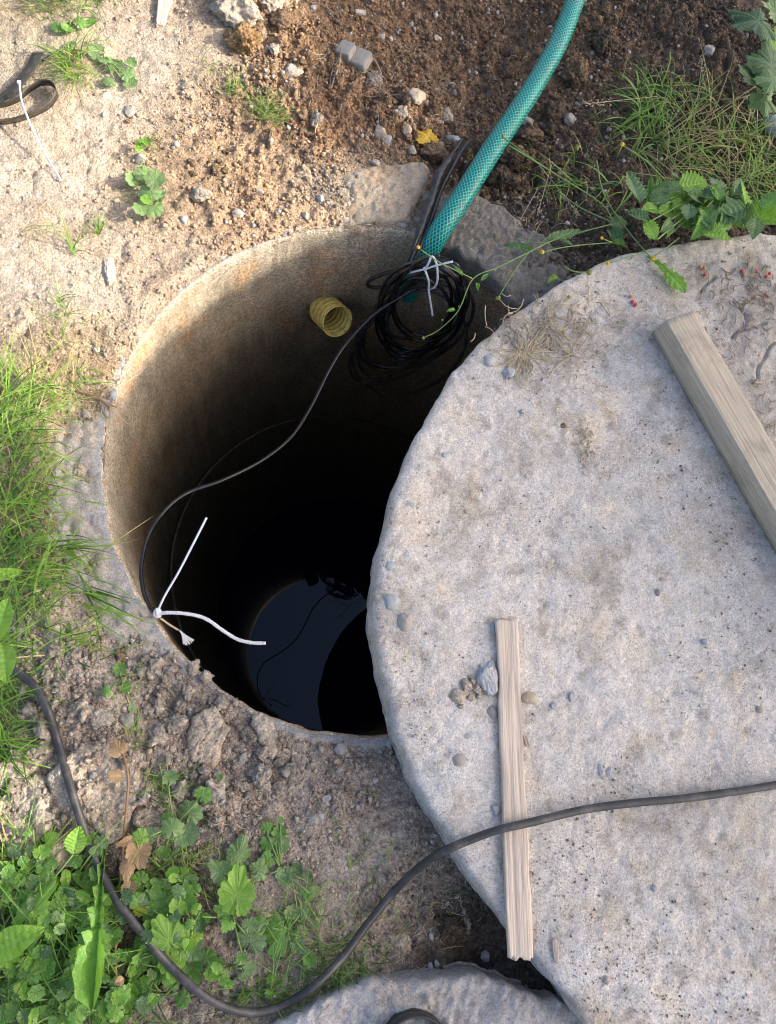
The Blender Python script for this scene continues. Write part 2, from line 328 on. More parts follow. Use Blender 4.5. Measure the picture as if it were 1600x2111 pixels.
def wall_mat():
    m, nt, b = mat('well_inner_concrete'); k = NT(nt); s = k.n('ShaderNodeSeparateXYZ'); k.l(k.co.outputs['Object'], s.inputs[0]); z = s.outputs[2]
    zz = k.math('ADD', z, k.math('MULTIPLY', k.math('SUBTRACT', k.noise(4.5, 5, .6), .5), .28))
    damp_and_falloff = k.ramp(k.math('MULTIPLY', zz, -1.0), [(0.0, (.56, .47, .35)), (.16, (.45, .37, .26)), (.30, (.30, .235, .15)), (.52, (.17, .135, .085)), (.9, (.11, .095, .06))])  # darkens downward: some damp, mostly light falloff painted into the colour
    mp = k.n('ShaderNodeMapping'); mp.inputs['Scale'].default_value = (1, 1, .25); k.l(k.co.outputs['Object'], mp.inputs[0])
    c = k.mix(1.0, damp_and_falloff, k.ramp(k.noise(26, 6, .7, src=mp.outputs[0]), [(.3, .7), (.7, 1.25)]), 'MULTIPLY')
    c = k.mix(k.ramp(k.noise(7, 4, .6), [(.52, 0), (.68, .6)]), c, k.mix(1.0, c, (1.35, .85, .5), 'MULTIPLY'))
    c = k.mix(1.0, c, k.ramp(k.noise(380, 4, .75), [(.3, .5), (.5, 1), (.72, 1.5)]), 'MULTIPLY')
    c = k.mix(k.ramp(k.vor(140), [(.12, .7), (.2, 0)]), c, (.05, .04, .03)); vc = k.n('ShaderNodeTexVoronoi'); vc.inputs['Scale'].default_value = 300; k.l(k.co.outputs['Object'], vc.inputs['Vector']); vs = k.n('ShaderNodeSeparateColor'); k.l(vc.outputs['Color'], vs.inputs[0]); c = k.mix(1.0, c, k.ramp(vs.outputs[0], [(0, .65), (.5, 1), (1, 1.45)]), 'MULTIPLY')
    k.l(c, b.inputs['Base Color']); b.inputs['Roughness'].default_value = .85; b.inputs['Specular IOR Level'].default_value = .25
    k.l(k.bump(k.math('ADD', k.noise(130, 6, .7), k.noise(420, 3, .7)), .0040), b.inputs['Normal']); return m
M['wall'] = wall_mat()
m, nt, b = mat('well_water'); b.inputs['Base Color'].default_value = (.003, .006, .024, 1); b.inputs['Roughness'].default_value = .005; b.inputs['IOR'].default_value = 1.36; b.inputs['Specular Tint'].default_value = (.72, .84, 1.0, 1)
b.inputs['Specular IOR Level'].default_value = .5; M['water'] = m

RIMPX = [(230, 830), (300, 690), (400, 580), (520, 510), (640, 475), (740, 462), (218, 950), (225, 1060), (255, 1160), (290, 1230), (345, 1305), (400, 1370), (480, 1430), (560, 1478), (650, 1505), (750, 1517)]
rp = np.array([Pz(a, b)[:2] for a, b in RIMPX]); rth = np.arctan2(rp[:, 1], rp[:, 0]); rr_ = np.hypot(rp[:, 0], rp[:, 1]); o_ = np.argsort(rth)
rth, rr_ = rth[o_], rr_[o_]
def gapf(x, y):
    t = np.degrees(np.arctan2(y, x)) % 360
    return .020 * sst(183, 200, t) * sst(292, 268, t) * np.clip(.65 + 1.1 * fbm2(x, y, 14, 4, 240), .05, 1.5)
def ringR(th):
    t = np.concatenate([rth - 2 * pi, rth, rth + 2 * pi]); v = np.tile(rr_, 3); return np.interp(th, t, v)

# ------------------------------------------------------------------ ground height and colour
CT = [  # px, py, (albedo), clod amplitude (m), crumb density
 (100, 300, (.54, .445, .34), .0014, .10), (300, 150, (.52, .43, .33), .0014, .12), (150, 600, (.55, .46, .355), .0018, .14), (0, 100, (.42, .35, .25), .0015, .12),
 (60, 900, (.36, .30, .21), .003, .5), (450, 130, (.50, .395, .28), .003, .3), (420, 370, (.42, .30, .19), .005, 1.0), (560, 420, (.42, .29, .18), .005, 1.0),
 (300, 560, (.44, .35, .255), .003, .8), (150, 790, (.38, .285, .18), .004, .8), (150, 1050, (.25, .195, .14), .004, .7), (560, 180, (.36, .24, .145), .006, 1.0),
 (750, 60, (.24, .16, .095), .003, .8), (660, 250, (.30, .185, .105), .008, 1.2), (850, 250, (.25, .17, .11), .008, 1.6), (850, 100, (.22, .15, .095), .003, .9),
 (620, 90, (.28, .19, .115), .005, 1.0), (1000, 80, (.15, .105, .07), .004, .8), (1050, 330, (.14, .10, .068), .009, 1.5), (1250, 150, (.16, .115, .08), .004, .9), (1450, 80, (.12, .09, .065), .005, .8),
 (1150, 420, (.13, .10, .075), .006, 1.2), (1400, 300, (.10, .08, .055), .004, .6), (700, 400, (.34, .28, .21), .002, .5), (640, 460, (.44, .33, .22), .002, .5),
 (980, 480, (.22, .195, .165), .003, .6), (200, 1300, (.33, .275, .215), .004, .9), (150, 1420, (.27, .225, .175), .009, 1.8), (350, 1450, (.25, .205, .16), .009, 1.8),
 (520, 1560, (.25, .205, .16), .006, 1.2), (700, 1600, (.22, .18, .14), .005, .8), (330, 1600, (.25, .205, .16), .008, 1.4), (600, 1700, (.27, .225, .18), .003, .6), (480, 1640, (.24, .2, .155), .005, 1.3),
 (750, 1750, (.30, .25, .195), .0022, .35), (650, 1880, (.30, .25, .195), .003, .4), (850, 1830, (.23, .19, .145), .003, .5), (950, 1950, (.105, .085, .068), .006, .7),
 (1050, 2050, (.09, .075, .06), .004, .5), (100, 1950, (.11, .09, .055), .003, .4), (350, 1900, (.15, .12, .085), .003, .5), (450, 2050, (.22, .185, .145), .003, .5), (750, 1950, (.22, .185, .145), .004, .5)]
CT = [(a, b, (c[0] * 1.48, c[1] * 1.5, c[2] * 1.55) if (b > 1250 and a < 860) and not (a in (100, 350) and b in (1950, 1900)) else c, d, e) for a, b, c, d, e in CT]
CT = [(a, b, (c[0] * 1.08, c[1] * 1.04, c[2] * 1.0) if b < 480 and a > 600 and a != 700 else c, d * (1.5 if b < 480 and a > 560 else 1.25 if b > 1250 and a < 640 else 1), e) for a, b, c, d, e in CT]
CT = [(a, b, c, d, e * (2.4 if (b > 1250 and a < 860) or (b < 480 and 480 < a) else 1.0)) for a, b, c, d, e in CT]
CTP = np.array([Pz(c[0], c[1])[:2] for c in CT]); CTC = np.array([c[2] for c in CT]); CTA = np.array([c[3] for c in CT]); CTD = np.array([c[4] for c in CT])
def gfield(x, y):
    xs = x + .04 * fbm2(x, y, 7, 3, 50); ys = y + .04 * fbm2(x, y, 7, 3, 60)
    W = 0; c = 0; a = 0; d = 0
    for i in range(len(CT)):
        w = 1.0 / ((xs - CTP[i, 0])**2 + (ys - CTP[i, 1])**2 + .0025)**2
        W = W + w; c = c + w[..., None] * CTC[i]; a = a + w * CTA[i]; d = d + w * CTD[i]
    return c / W[..., None], a / W, d / W
HL = [(742, 1630, .011, -.035), (890, 1592, .012, -.03), (775, 1640, .012, -.008), (1000, 2010, .03, -.02), (1100, 150, .30, -.045), (1000, 330, .10, -.03), (200, 1640, .14, .012), (80, 1500, .15, .015), (150, 1400, .09, .02), (420, 1450, .10, .008), (560, 60, .12, .02), (650, 200, .10, .012), (700, 300, .07, .012),
      (950, 1950, .09, -.03), (1060, 2040, .08, -.02), (300, 300, .2, .008), (80, 700, .2, .006), (60, 1000, .15, .01), (420, 380, .06, .010), (1450, 300, .2, .01)]
HLP = [(Pz(a, b)[:2], c, d) for a, b, c, d in HL]
def cover(x, y):                                                    # where soil lies over the top of the concrete ring
    th = np.degrees(np.arctan2(y, x)) % 360
    c = np.interp(th, [0, 30, 60, 75, 100, 125, 150, 165, 175, 190, 215, 232, 245, 262, 275, 300, 360], [.0, -.006, -.006, -.005, .003, .0045, .0045, .002, -.010, -.014, -.012, -.001, .0055, .006, .005, .002, .0])
    return c + .0035 * fbm2(x, y, 14, 3, 77)
_cache = {}
def gh(x, y, full=True):
    x = np.asarray(x, float); y = np.asarray(y, float)
    c, a, d = gfield(x, y)
    h = .010 * fbm2(x, y, 3.2, 3, 1) + .0035 * fbm2(x, y, 15, 3, 5)
    for p, s, k in HLP: h = h + k * np.exp(-((x - p[0])**2 + (y - p[1])**2) / (2 * s * s))
    far = sst(1.2, 4, np.hypot(x, y)); h = h * (1 - far) + far * .15 * fbm2(x, y, .25, 3, 9)
    r = np.hypot(x, y) - ringR(np.arctan2(y, x)); k = sst(.15, .05, r); r = r - gapf(x, y)
    cv = cover(x, y); h = h * (1 - k) + k * np.where(cv > -.004, cv - (cv + .0035) * sst(.030, .004, r), cv)
    f1, f2, iv = worley(x + .01 * fbm2(x, y, 40, 2, 21), y + .01 * fbm2(x, y, 40, 2, 22), .034, 3)
    g1, g2, iw = worley(x, y, .015, 13); e1, e2, ie = worley(x, y, .0075, 23)
    am = a * (.55 + .45 * k * 0 + .35 * (1 - k)) * (0.6 + .8 * (fbm2(x, y, 9, 2, 31) > -.05))
    fd = 1 - sst(1.35, 1.75, np.hypot(x, y - .1)); a = a * fd; am = am * fd
    am = am * (1 - .8 * sst(.03, .005, r)); h = h + am * 1.3 * np.sqrt(np.clip(1 - (f1 / .62)**2, 0, 1)) * (iv > .45) * (.4 + iv) + am * .75 * np.sqrt(np.clip(1 - (g1 / .62)**2, 0, 1)) * (iw > .3) + am * .32 * np.sqrt(np.clip(1 - (e1 / .6)**2, 0, 1))
    h = h + a * .8 * fbm2(x, y, 60, 4, 41, .6) + .0010 * fd * fbm2(x, y, 130, 2, 43)
    # cracks in the smooth pale clay
    pale = sst(.0028, .0014, a)
    q1, q2, _ = worley(x + .02 * fbm2(x, y, 12, 2, 90), y + .02 * fbm2(x, y, 12, 2, 91), .11, 95)
    h = h - fd * pale * .0035 * sst(.05, .0, q2 - q1) * (fbm2(x, y, 8, 2, 99) > .05)
    return h, c, d
_g0 = (-1.3, -1.5, .004); _GX, _GY = np.meshgrid(np.arange(-1.3, 1.7, .004), np.arange(-1.5, 1.9, .004)); _GH = gh(_GX, _GY)[0]
def bil(A, g, x, y):
    u = np.clip((np.atleast_1d(x) - g[0]) / g[2], 0, A.shape[1] - 2.001); v = np.clip((np.atleast_1d(y) - g[1]) / g[2], 0, A.shape[0] - 2.001)
    i, j = u.astype(int), v.astype(int); fu, fv = u - i, v - j
    return A[j, i] * (1 - fu) * (1 - fv) + A[j, i + 1] * fu * (1 - fv) + A[j + 1, i] * (1 - fu) * fv + A[j + 1, i + 1] * fu * fv
def gz(x, y): return bil(_GH, _g0, x, y)
def G(px, py, dh=0.0):                                              # the point of the ground seen at a photo pixel
    z = 0.0
    for _ in range(3):
        p = Pz(px, py, z); z = float(gz(p[0], p[1])[0]) + dh
    return Pz(px, py, z)
def axis(lo, hi, st, far):
    a = np.arange(lo, hi, st); g = []; d = st; x = hi
    while x < far: d *= 1.35; x += d; g.append(x)
    l = []; d = st; x = lo
    while x > -far: d *= 1.35; x -= d; l.append(x)
    return np.concatenate([l[::-1], a, g])
ST = .0036
ax_, ay_ = axis(-.95, 1.30, ST, 60), axis(-1.1, 1.5, ST, 60)
X, Y = np.meshgrid(ax_, ay_); H_, COLG, DEN = gh(X, Y)
r_ = np.hypot(X, Y)
COLG = COLG * (1 + .10 * fbm2(X, Y, 20, 3, 70))[..., None]
nx = len(ax_); ny = len(ay_)
I = (np.arange(ny - 1)[:, None] * nx + np.arange(nx - 1)[None]); F = np.stack([I, I + 1, I + nx + 1, I + nx], -1).reshape(-1, 4)
keep = ((r_ - ringR(np.arctan2(Y, X)) - gapf(X, Y)).ravel()[F] > .001).all(1); F = F[keep]
Vg = np.stack([X, Y, H_], -1).reshape(-1, 3)
used = np.zeros(len(Vg), bool); used[F.ravel()] = True; remap = np.cumsum(used) - 1
add('ground', mesh('ground', Vg[used], remap[F], M['soil'], col=COLG.reshape(-1, 3)[used]), kind='structure')

# ------------------------------------------------------------------ the well: two concrete rings, water
D1, D2 = .935, 1.873
well = empty('concrete_well', (0, 0, 0), label='open round concrete well shaft with moist, shade-toned brown inner wall and chipped rim', cat='well')
def polar_ring(zs, top):
    nt_ = 760; th = np.linspace(0, 2 * pi, nt_, endpoint=False); rows = []; cols = []
    rt = ringR(th); rt = np.convolve(np.tile(rt, 3), np.ones(31) / 31, 'same')[nt_:2 * nt_]
    if top: rt = rt + .0045 * fbm2(.48 * np.cos(th), .48 * np.sin(th), 22, 4, 215) + .0012 * fbm2(.48 * np.cos(th), .48 * np.sin(th), 120, 2, 216)
    if top:
        for dr in np.concatenate([[.105, .104], np.linspace(.10, .017, 34)]):
            rr = rt + dr; x, y = rr * np.cos(th), rr * np.sin(th)
            z = .0035 * fbm2(x, y, 18, 4, 201) + .003 * fbm2(x, y, 60, 3, 204) + .0045 * np.sqrt(np.clip(1 - (worley(x, y, .02, 207)[0] / .6)**2, 0, 1)) * (worley(x, y, .02, 207)[2] > .5) - .004
            chip = sst(.1, .5, fbm2(x, y, 16, 3, 210)) * sst(.04, .017, dr) * .002 + .001
            z = z - chip - (.06 if dr >= .105 else 0)
            rows.append(np.stack([x, y, z], -1)); cc = np.ones((nt_, 3)) * [.44, .40, .35]
            sandy = sst(75, 100, np.degrees(th)) * sst(185, 165, np.degrees(th)); cc = cc * (1 - sandy[:, None]) + sandy[:, None] * [.56, .44, .31]
            cc = cc * (1 - .45 * sst(20, 60, np.degrees(th)) * sst(90, 70, np.degrees(th)))[:, None]; cols.append(cc)
    zl = rows[-1][:, 2] if top else 0
    for z in zs:
        k = math.exp(z / .35) if top else 0.0
        off = np.array([0, 0]) if z > -D1 else np.array([.0893, .0248]) * (-z - D1) / (D2 - D1)
        rb = R + (rt - R) * k
        rn = .0020 * vn3(np.stack([np.cos(th) * 3, np.sin(th) * 3, np.full(nt_, z * 6)], -1), 5) + .0012 * vn3(np.stack([np.cos(th) * 22, np.sin(th) * 22, np.full(nt_, z * 45)], -1), 6) + .0006 * vn3(np.stack([np.cos(th) * 60, np.sin(th) * 60, np.full(nt_, z * 120)], -1), 8)
        edge = .010 * max(0, 1 + z / .018)**2 if top and z > -.018 else 0
        chip = sst(.2, .6, fbm2(np.cos(th), np.sin(th), 8, 4, 210)) * .004 * max(0, 1 + z / .03) if top else 0
        rr = rb + rn + edge + chip
        rows.append(np.stack([rr * np.cos(th) + off[0], rr * np.sin(th) + off[1], np.full(nt_, z) + (zl + .0015) * math.exp((z + .0015) / .012)], -1)); cols.append(np.ones((nt_, 3)) * .35)
    Vv = np.array(rows); n = len(rows); i = np.arange(n - 1)[:, None] * nt_; j = np.arange(nt_)[None]; j2 = (j + 1) % nt_
    Fv = np.stack([i + j, i + nt_ + j, i + nt_ + j2, i + j2], -1)
    return Vv.reshape(-1, 3), Fv.reshape(-1, 4), np.array(cols).reshape(-1, 3), Fv.shape
zs = np.concatenate([np.linspace(-.0015, -.05, 14), np.linspace(-.056, -.4, 60), np.linspace(-.41, -D1 + .006, 50)])
V_, F_, c_, sh = polar_ring(zs, True)
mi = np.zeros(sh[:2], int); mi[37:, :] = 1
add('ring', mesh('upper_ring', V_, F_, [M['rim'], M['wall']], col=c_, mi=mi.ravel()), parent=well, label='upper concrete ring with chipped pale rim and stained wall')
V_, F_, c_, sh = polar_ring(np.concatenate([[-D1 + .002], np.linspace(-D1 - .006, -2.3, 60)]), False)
add('ring', mesh('lower_ring', V_, F_, M['wall']), parent=well, label='lower wet concrete ring with painted depth shade')
def torus(c, r, rs, mt, name, nrm=(0, 0, 1), wob=0):
    th = np.linspace(0, 2 * pi, 241); n = mathutils.Vector(nrm).normalized(); q = mathutils.Vector((0, 0, 1)).rotation_difference(n).to_matrix()
    q = np.array(q); p = np.stack([np.cos(th) * (r + wob * np.sin(th * 7)), np.sin(th) * (r + wob * np.sin(th * 7)), 0 * th], -1) @ q.T + np.array(c)
    return tube(name, p, rs, mt, seg=8, raw=True, cap=False)
M['mortar'] = soil_mat('mortar', (.085, .078, .05)); M['scum'] = soil_mat('waterline', (.16, .145, .11))
add('mortar_joint', torus((.015, .004, -D1), R + .0015, .0032, M['scum'], 'mortar_joint', wob=.0006), parent=well)
wn_ = (-0.0476, -0.0132, 0.9988)
add('waterline', torus((.0893, .0248, -D2 + .002), R + .0005, .0022, M['scum'], 'waterline', nrm=wn_), parent=well)
th = np.linspace(0, 2 * pi, 128, endpoint=False); q = np.array(mathutils.Vector((0, 0, 1)).rotation_difference(mathutils.Vector(wn_)).to_matrix())
wv = np.vstack([[0, 0, 0], np.stack([np.cos(th) * (R + .02), np.sin(th) * (R + .02), 0 * th], -1)]) @ q.T + np.array([.0893, .0248, -D2])
add('well_water', mesh('well_water', wv, np.stack([np.zeros(128), 1 + np.arange(128), 1 + (np.arange(128) + 1) % 128], -1), M['water']), kind='structure')

# ------------------------------------------------------------------ slabs with an irregular outline
def slab(name, poly, ztop, thick, mt, st=.004, amp=.0015, rnd=.006, wob=.002, seed=0, lump=0.0, rough_edge=False, zfun=None, k_out=7, under=True, colf=None):
    b = spline(np.hstack([poly, np.zeros((len(poly), 1))]), .006, closed=True)[:, :2]
    if rough_edge:
        b = np.vstack([a_ + (b_ - a_) * np.linspace(0, 1, max(2, int(np.linalg.norm(b_ - a_) / .004)), endpoint=False)[:, None] for a_, b_ in zip(poly, np.roll(poly, -1, 0))])
    s = np.cumsum(np.linalg.norm(np.diff(b, axis=0, append=b[:1]), axis=1))
    nrm = np.roll(b, -1, 0) - np.roll(b, 1, 0); nrm = np.stack([nrm[:, 1], -nrm[:, 0]], 1); nrm /= np.linalg.norm(nrm, axis=1)[:, None]
    b = b + nrm * (wob * fbm2(b[:, 0], b[:, 1], 25, 4, seed + 300))[:, None]
    w = k_out * st; lo = b.min(0) - w - st; hi = b.max(0) + w + st
    xs = np.arange(lo[0], hi[0], st); ys = np.arange(lo[1], hi[1], st); X, Y = np.meshgrid(xs, ys); p = np.stack([X.ravel(), Y.ravel()], 1)
    # inside test by even-odd scanline
    ins = np.zeros(len(p), bool).reshape(len(ys), len(xs)); b2 = np.roll(b, -1, 0)
    for iy, yy in enumerate(ys):
        m = (b[:, 1] > yy) != (b2[:, 1] > yy)
        xc = np.sort(b[m, 0] + (yy - b[m, 1]) * (b2[m, 0] - b[m, 0]) / (b2[m, 1] - b[m, 1]))
        for u in range(0, len(xc) - 1, 2): ins[iy, (xs > xc[u]) & (xs < xc[u + 1])] = True
    ins = ins.ravel(); dist = np.full(len(p), 9.0); near = np.zeros((len(p), 2))
    # nearest boundary point by bucketed search
    B = max(w, rnd * 2.0, .012) + .006; cell = B; key = {}
    for i, q_ in enumerate(np.floor(b / cell).astype(int)): key.setdefault(tuple(q_), []).append(i)
    pc = np.floor(p / cell).astype(int); cand = {}
    order = np.lexsort((pc[:, 1], pc[:, 0])); pcs = pc[order]; cut = np.flatnonzero(np.any(np.diff(pcs, axis=0), axis=1)) + 1
    for grp in np.split(order, cut):
        cx, cy = pc[grp[0]]; ids = [i for dx in (-1, 0, 1) for dy in (-1, 0, 1) for i in key.get((cx + dx, cy + dy), ())]
        if not ids: continue
        bb = b[ids]; bb2 = b2[ids]; d_ = bb2 - bb; t = ((p[grp][:, None] - bb) * d_).sum(-1) / ((d_**2).sum(-1) + 1e-12); t = np.clip(t, 0, 1)
        q_ = bb + t[..., None] * d_; dd = np.linalg.norm(p[grp][:, None] - q_, axis=-1); j = dd.argmin(1); dist[grp] = dd[np.arange(len(grp)), j]; near[grp] = q_[np.arange(len(grp)), j]
    sd = np.where(ins, dist, -dist)
    use = sd > -w; z = np.full(len(p), float(ztop)); x0, y0 = p[:, 0].copy(), p[:, 1].copy()
    out = sd < 0; u = np.clip(-sd / w, 0, 1)
    X2 = np.where(out, near[:, 0], x0); Y2 = np.where(out, near[:, 1], y0)
    z = z + amp * (fbm2(x0, y0, 12, 5, seed) * 1.3 + .5 * fbm2(x0, y0, 80, 3, seed + 3))
    if zfun is not None: z = z + zfun(x0, y0)
    if lump:
        qx, qy = x0 + .006 * fbm2(x0, y0, 50, 3, seed + 20), y0 + .006 * fbm2(x0, y0, 50, 3, seed + 21)
        f1, f2, iv = worley(qx, qy, .030, seed + 22); g1, g2, iw = worley(qx, qy, .011, seed + 24); e1, e2, ie = worley(x0, y0, .0055, seed + 25)
        z = z + lump * ((iv - .5) * .6 * sst(.0, .25, f2 - f1) - .8 * sst(.07, 0, f2 - f1) * (fbm2(x0, y0, 20, 2, seed + 29) > .15) + .7 * np.sqrt(np.clip(1 - (g1 / .6)**2, 0, 1)) * iw + .45 * np.sqrt(np.clip(1 - (e1 / .6)**2, 0, 1)) + 1.0 * fbm2(x0, y0, 70, 5, seed + 27, .62))
    z = z - np.where(out, rnd, rnd * (1 - np.sqrt(np.clip(1 - (1 - np.clip(sd / (rnd * 1.6), 0, 1))**2, 0, 1))))
    z = np.where(out, z - u * (thick - rnd), z)
    ro = out * (.0025 * fbm2(near[:, 0] + near[:, 1], z * 2, 45, 3, seed + 8)); v = p - near; L = np.linalg.norm(v, axis=1)[:, None] + 1e-9
    X2 = X2 + (v / L)[:, 0] * ro - (v / L)[:, 0] * u * out * .25 * rnd; Y2 = Y2 + (v / L)[:, 1] * ro - (v / L)[:, 1] * u * out * .25 * rnd
    n_x = len(xs); Iq = (np.arange(len(ys) - 1)[:, None] * n_x + np.arange(n_x - 1)[None]); Fq = np.stack([Iq, Iq + 1, Iq + n_x + 1, Iq + n_x], -1).reshape(-1, 4)
    Fq = Fq[use[Fq].all(1)]; us = np.zeros(len(p), bool); us[Fq.ravel()] = True; rm = np.cumsum(us) - 1
    Vq = np.stack([X2, Y2, z], 1)
    Vt, Ft = Vq[us], rm[Fq]
    if under:                                                       # a flat underside closes the shell
        bv = np.hstack([b, np.full((len(b), 1), ztop - thick + .001)]); c0 = np.append(b.mean(0), ztop - thick + .001)
        k0 = len(Vt); i = np.arange(len(b)); tri = np.stack([np.full(len(b), k0 + len(b)), k0 + (i + 1) % len(b), k0 + i], 1)
        Vt = np.vstack([Vt, bv, c0]); Ft = np.vstack([Ft[:, [0, 1, 2]], Ft[:, [0, 2, 3]], tri])
    return mesh(name, Vt, Ft, mt, col=None if colf is None else colf(Vt[:, 0], Vt[:, 1]))
HS = .100
LIDPX = [(1300, 518), (1240, 538), (1180, 568), (1120, 602), (1060, 645), (1005, 690), (960, 735), (915, 800), (880, 858), (852, 915), (830, 965), (812, 1005), (800, 1060), (790, 1110), (778, 1170), (768, 1230), (768, 1280), (778, 1340),
         (795, 1420), (815, 1490), (838, 1560), (860, 1615), (890, 1670), (925, 1725), (960, 1790), (1000, 1845), (1040, 1895), (1085, 1955), (1130, 2005), (1180, 2065), (1230, 2130),
         (1330, 2230), (1480, 2330), (1700, 2370), (2000, 2300), (2250, 2080), (2400, 1700), (2420, 1300), (2280, 900), (2020, 620), (1800, 510), (1600, 478), (1500, 486), (1400, 500)]
lidp = np.array([Pz(a, b, HS)[:2] for a, b in LIDPX])
mud0 = Pz(1560, 640, HS)[:2]
CRK = [[(1445, 602), (1452, 590), (1468, 578)], [(1523, 633), (1530, 650), (1537, 662), (1533, 678)], [(1508, 697), (1516, 685), (1535, 682), (1550, 676), (1575, 668)], [(1561, 783), (1560, 768), (1566, 750), (1580, 730), (1585, 715), (1605, 702)]]
CRKW = [np.array([Pz(a, b, HS)[:2] for a, b in c]) for c in CRK]
def lidz(x, y):
    z0 = .0016 * fbm2(x, y, 34, 4, 404) + .0012 * np.abs(fbm2(x, y, 60, 3, 405)) * (fbm2(x, y, 6, 2, 406) > 0); m = np.exp(-(((x - mud0[0]) / .16)**2 + ((y - mud0[1]) / .13)**2)**1.5); z = z0 + .006 * m + .004 * m * fbm2(x, y, 30, 3, 400)
    p = Pz(1100, 690, HS)[:2]; z = z + .002 * np.exp(-((x - p[0])**2 / .02 + (y - p[1])**2 / .008)) * (fbm2(x, y, 90, 3, 402) + .5)
    pits = worley(x, y, .075, 410); z = z - .0035 * (pits[2] > .72) * np.clip(1 - pits[0] / .13, 0, 1)
    pits = worley(x, y, .022, 420); z = z - .0018 * (pits[2] > .6) * np.clip(1 - pits[0] / .2, 0, 1)
    for c in CRKW:
        d = np.full(np.shape(x), 9.0)
        wx = x + .004 * fbm2(x, y, 60, 2, 430); wy = y + .004 * fbm2(x, y, 60, 2, 431)
        for a, b in zip(c[:-1], c[1:]):
            e = b - a; t = np.clip(((wx - a[0]) * e[0] + (wy - a[1]) * e[1]) / (e @ e), 0, 1); d = np.minimum(d, np.hypot(wx - a[0] - t * e[0], wy - a[1] - t * e[1]))
        z = z - .010 * np.clip(1 - d / .0034, 0, 1)
    return z
def lidcol(x, y):
    c = np.ones((len(x), 3)) * [.60, .545, .48]
    def blob(px, py, rx, ry, col, w):
        nonlocal c
        p = Pz(px, py, HS)[:2]; k = np.exp(-(((x - p[0]) / rx)**2 + ((y - p[1]) / ry)**2)) * (w * (.75 + .6 * fbm2(x, y, 22, 4, 440)))[...]; k = np.clip(k, 0, 1)[:, None]; c = c * (1 - k) + k * np.array(col)
    blob(1120, 680, .16, .09, (.33, .30, .24), .9); blob(1480, 560, .20, .08, (.36, .325, .27), .9); blob(1570, 640, .12, .10, (.42, .38, .33), .8)
    blob(1300, 780, .25, .12, (.43, .405, .38), .7); blob(1580, 880, .06, .2, (.30, .26, .21), .6); blob(960, 1030, .07, .09, (.62, .52, .42), .7)
    blob(1250, 1070, .25, .08, (.42, .39, .35), .6); blob(1450, 1130, .15, .1, (.38, .35, .31), .5); blob(840, 1280, .04, .07, (.42, .38, .32), .6)
    blob(880, 1550, .04, .12, (.50, .46, .40), .6); blob(1380, 1720, .08, .08, (.36, .33, .29), .6); blob(900, 1700, .03, .12, (.36, .38, .38), .6); blob(1190, 1790, .15, .05, (.55, .49, .42), .5)
    blob(1480, 1600, .1, .05, (.40, .36, .32), .6); blob(1150, 2050, .04, .12, (.40, .41, .42), .6)
    f = sst(.12, .45, fbm2(x, y, 9, 5, 450, .6))[:, None]; c = c * (1 - .55 * f) + .55 * f * np.array([.40, .34, .27])
    f = sst(.15, .5, fbm2(x, y, 14, 5, 460, .6))[:, None]; c = c * (1 - .6 * f) + .6 * f * np.array([.66, .56, .45])
    f = sst(.25, .5, fbm2(x, y, 30, 4, 470, .6))[:, None]; c = c * (1 - .5 * f) + .5 * f * np.array([.27, .23, .18])
    return c
M['slab'] = concrete_mat('lid_concrete', (.5, .5, .5), use_col=True, dark=.62, bumpd=.0014)
add('concrete_slab', slab('concrete_lid', lidp, HS, .085, M['slab'], st=.004, amp=.003, rnd=.010, wob=.006, seed=11, zfun=lidz, colf=lidcol, k_out=7),
    label='large flat grey concrete lid slab pushed half across the open well', cat='slab')
_l0 = (-.1, -1.1, .004); _LX, _LY = np.meshgrid(np.arange(-.1, 1.3, .004), np.arange(-1.1, .9, .004)); _LH = lidz(_LX, _LY)
def LID(px, py, dh=0.0):
    p = Pz(px, py, HS); z = HS + float(bil(_LH, _l0, p[0], p[1])[0]) + dh
    return Pz(px, py, z)

def pxpoly(l, z): return np.array([Pz(a, b, z)[:2] for a, b in l])
def pslab(name, pts, z, thick, mt, label, cat, **kw):
    return add(name, slab(name, pxpoly(pts, z), z, thick, mt, **kw), label=label, cat=cat)
pslab('concrete_block', [(600, 372), (650, 352), (720, 345), (800, 335), (862, 333), (884, 352), (878, 385), (858, 425), (840, 452), (780, 454), (700, 458), (650, 466), (606, 456), (585, 430), (590, 395)], .010, .05, M['collar'],
      'weathered concrete block set above the well rim left of the green hose', 'block', st=.003, amp=.007, rnd=.008, wob=.008, lump=.0022, rough_edge=True, seed=31, zfun=lambda x, y: -.020 * sst(.02, -.16, x))
pslab('concrete_block', [(958, 392), (1000, 396), (1045, 420), (1090, 455), (1150, 500), (1190, 540), (1175, 590), (1120, 625), (1060, 610), (1010, 560), (960, 520), (915, 500), (925, 450)], .012, .05, M['collard'],
      'grey concrete block at the well rim right of the green hose', 'block', st=.003, amp=.012, rnd=.010, wob=.014, lump=.0035, rough_edge=True, seed=33, zfun=lambda x, y: -.014 * sst(.12, .30, x))
pslab('concrete_fragment', [(560, 2135), (600, 2102), (650, 2072), (720, 2042), (790, 2022), (850, 2025), (920, 2008), (990, 2010), (1050, 2022), (1080, 2048), (1130, 2066), (1200, 2085), (1300, 2140), (1350, 2300), (1000, 2420), (600, 2330)], .045, .075, M['frag'],
      'broken bluish grey concrete piece at the bottom edge of the photo', 'concrete piece', st=.003, amp=.014, rnd=.014, wob=.014, lump=.0015, seed=35)
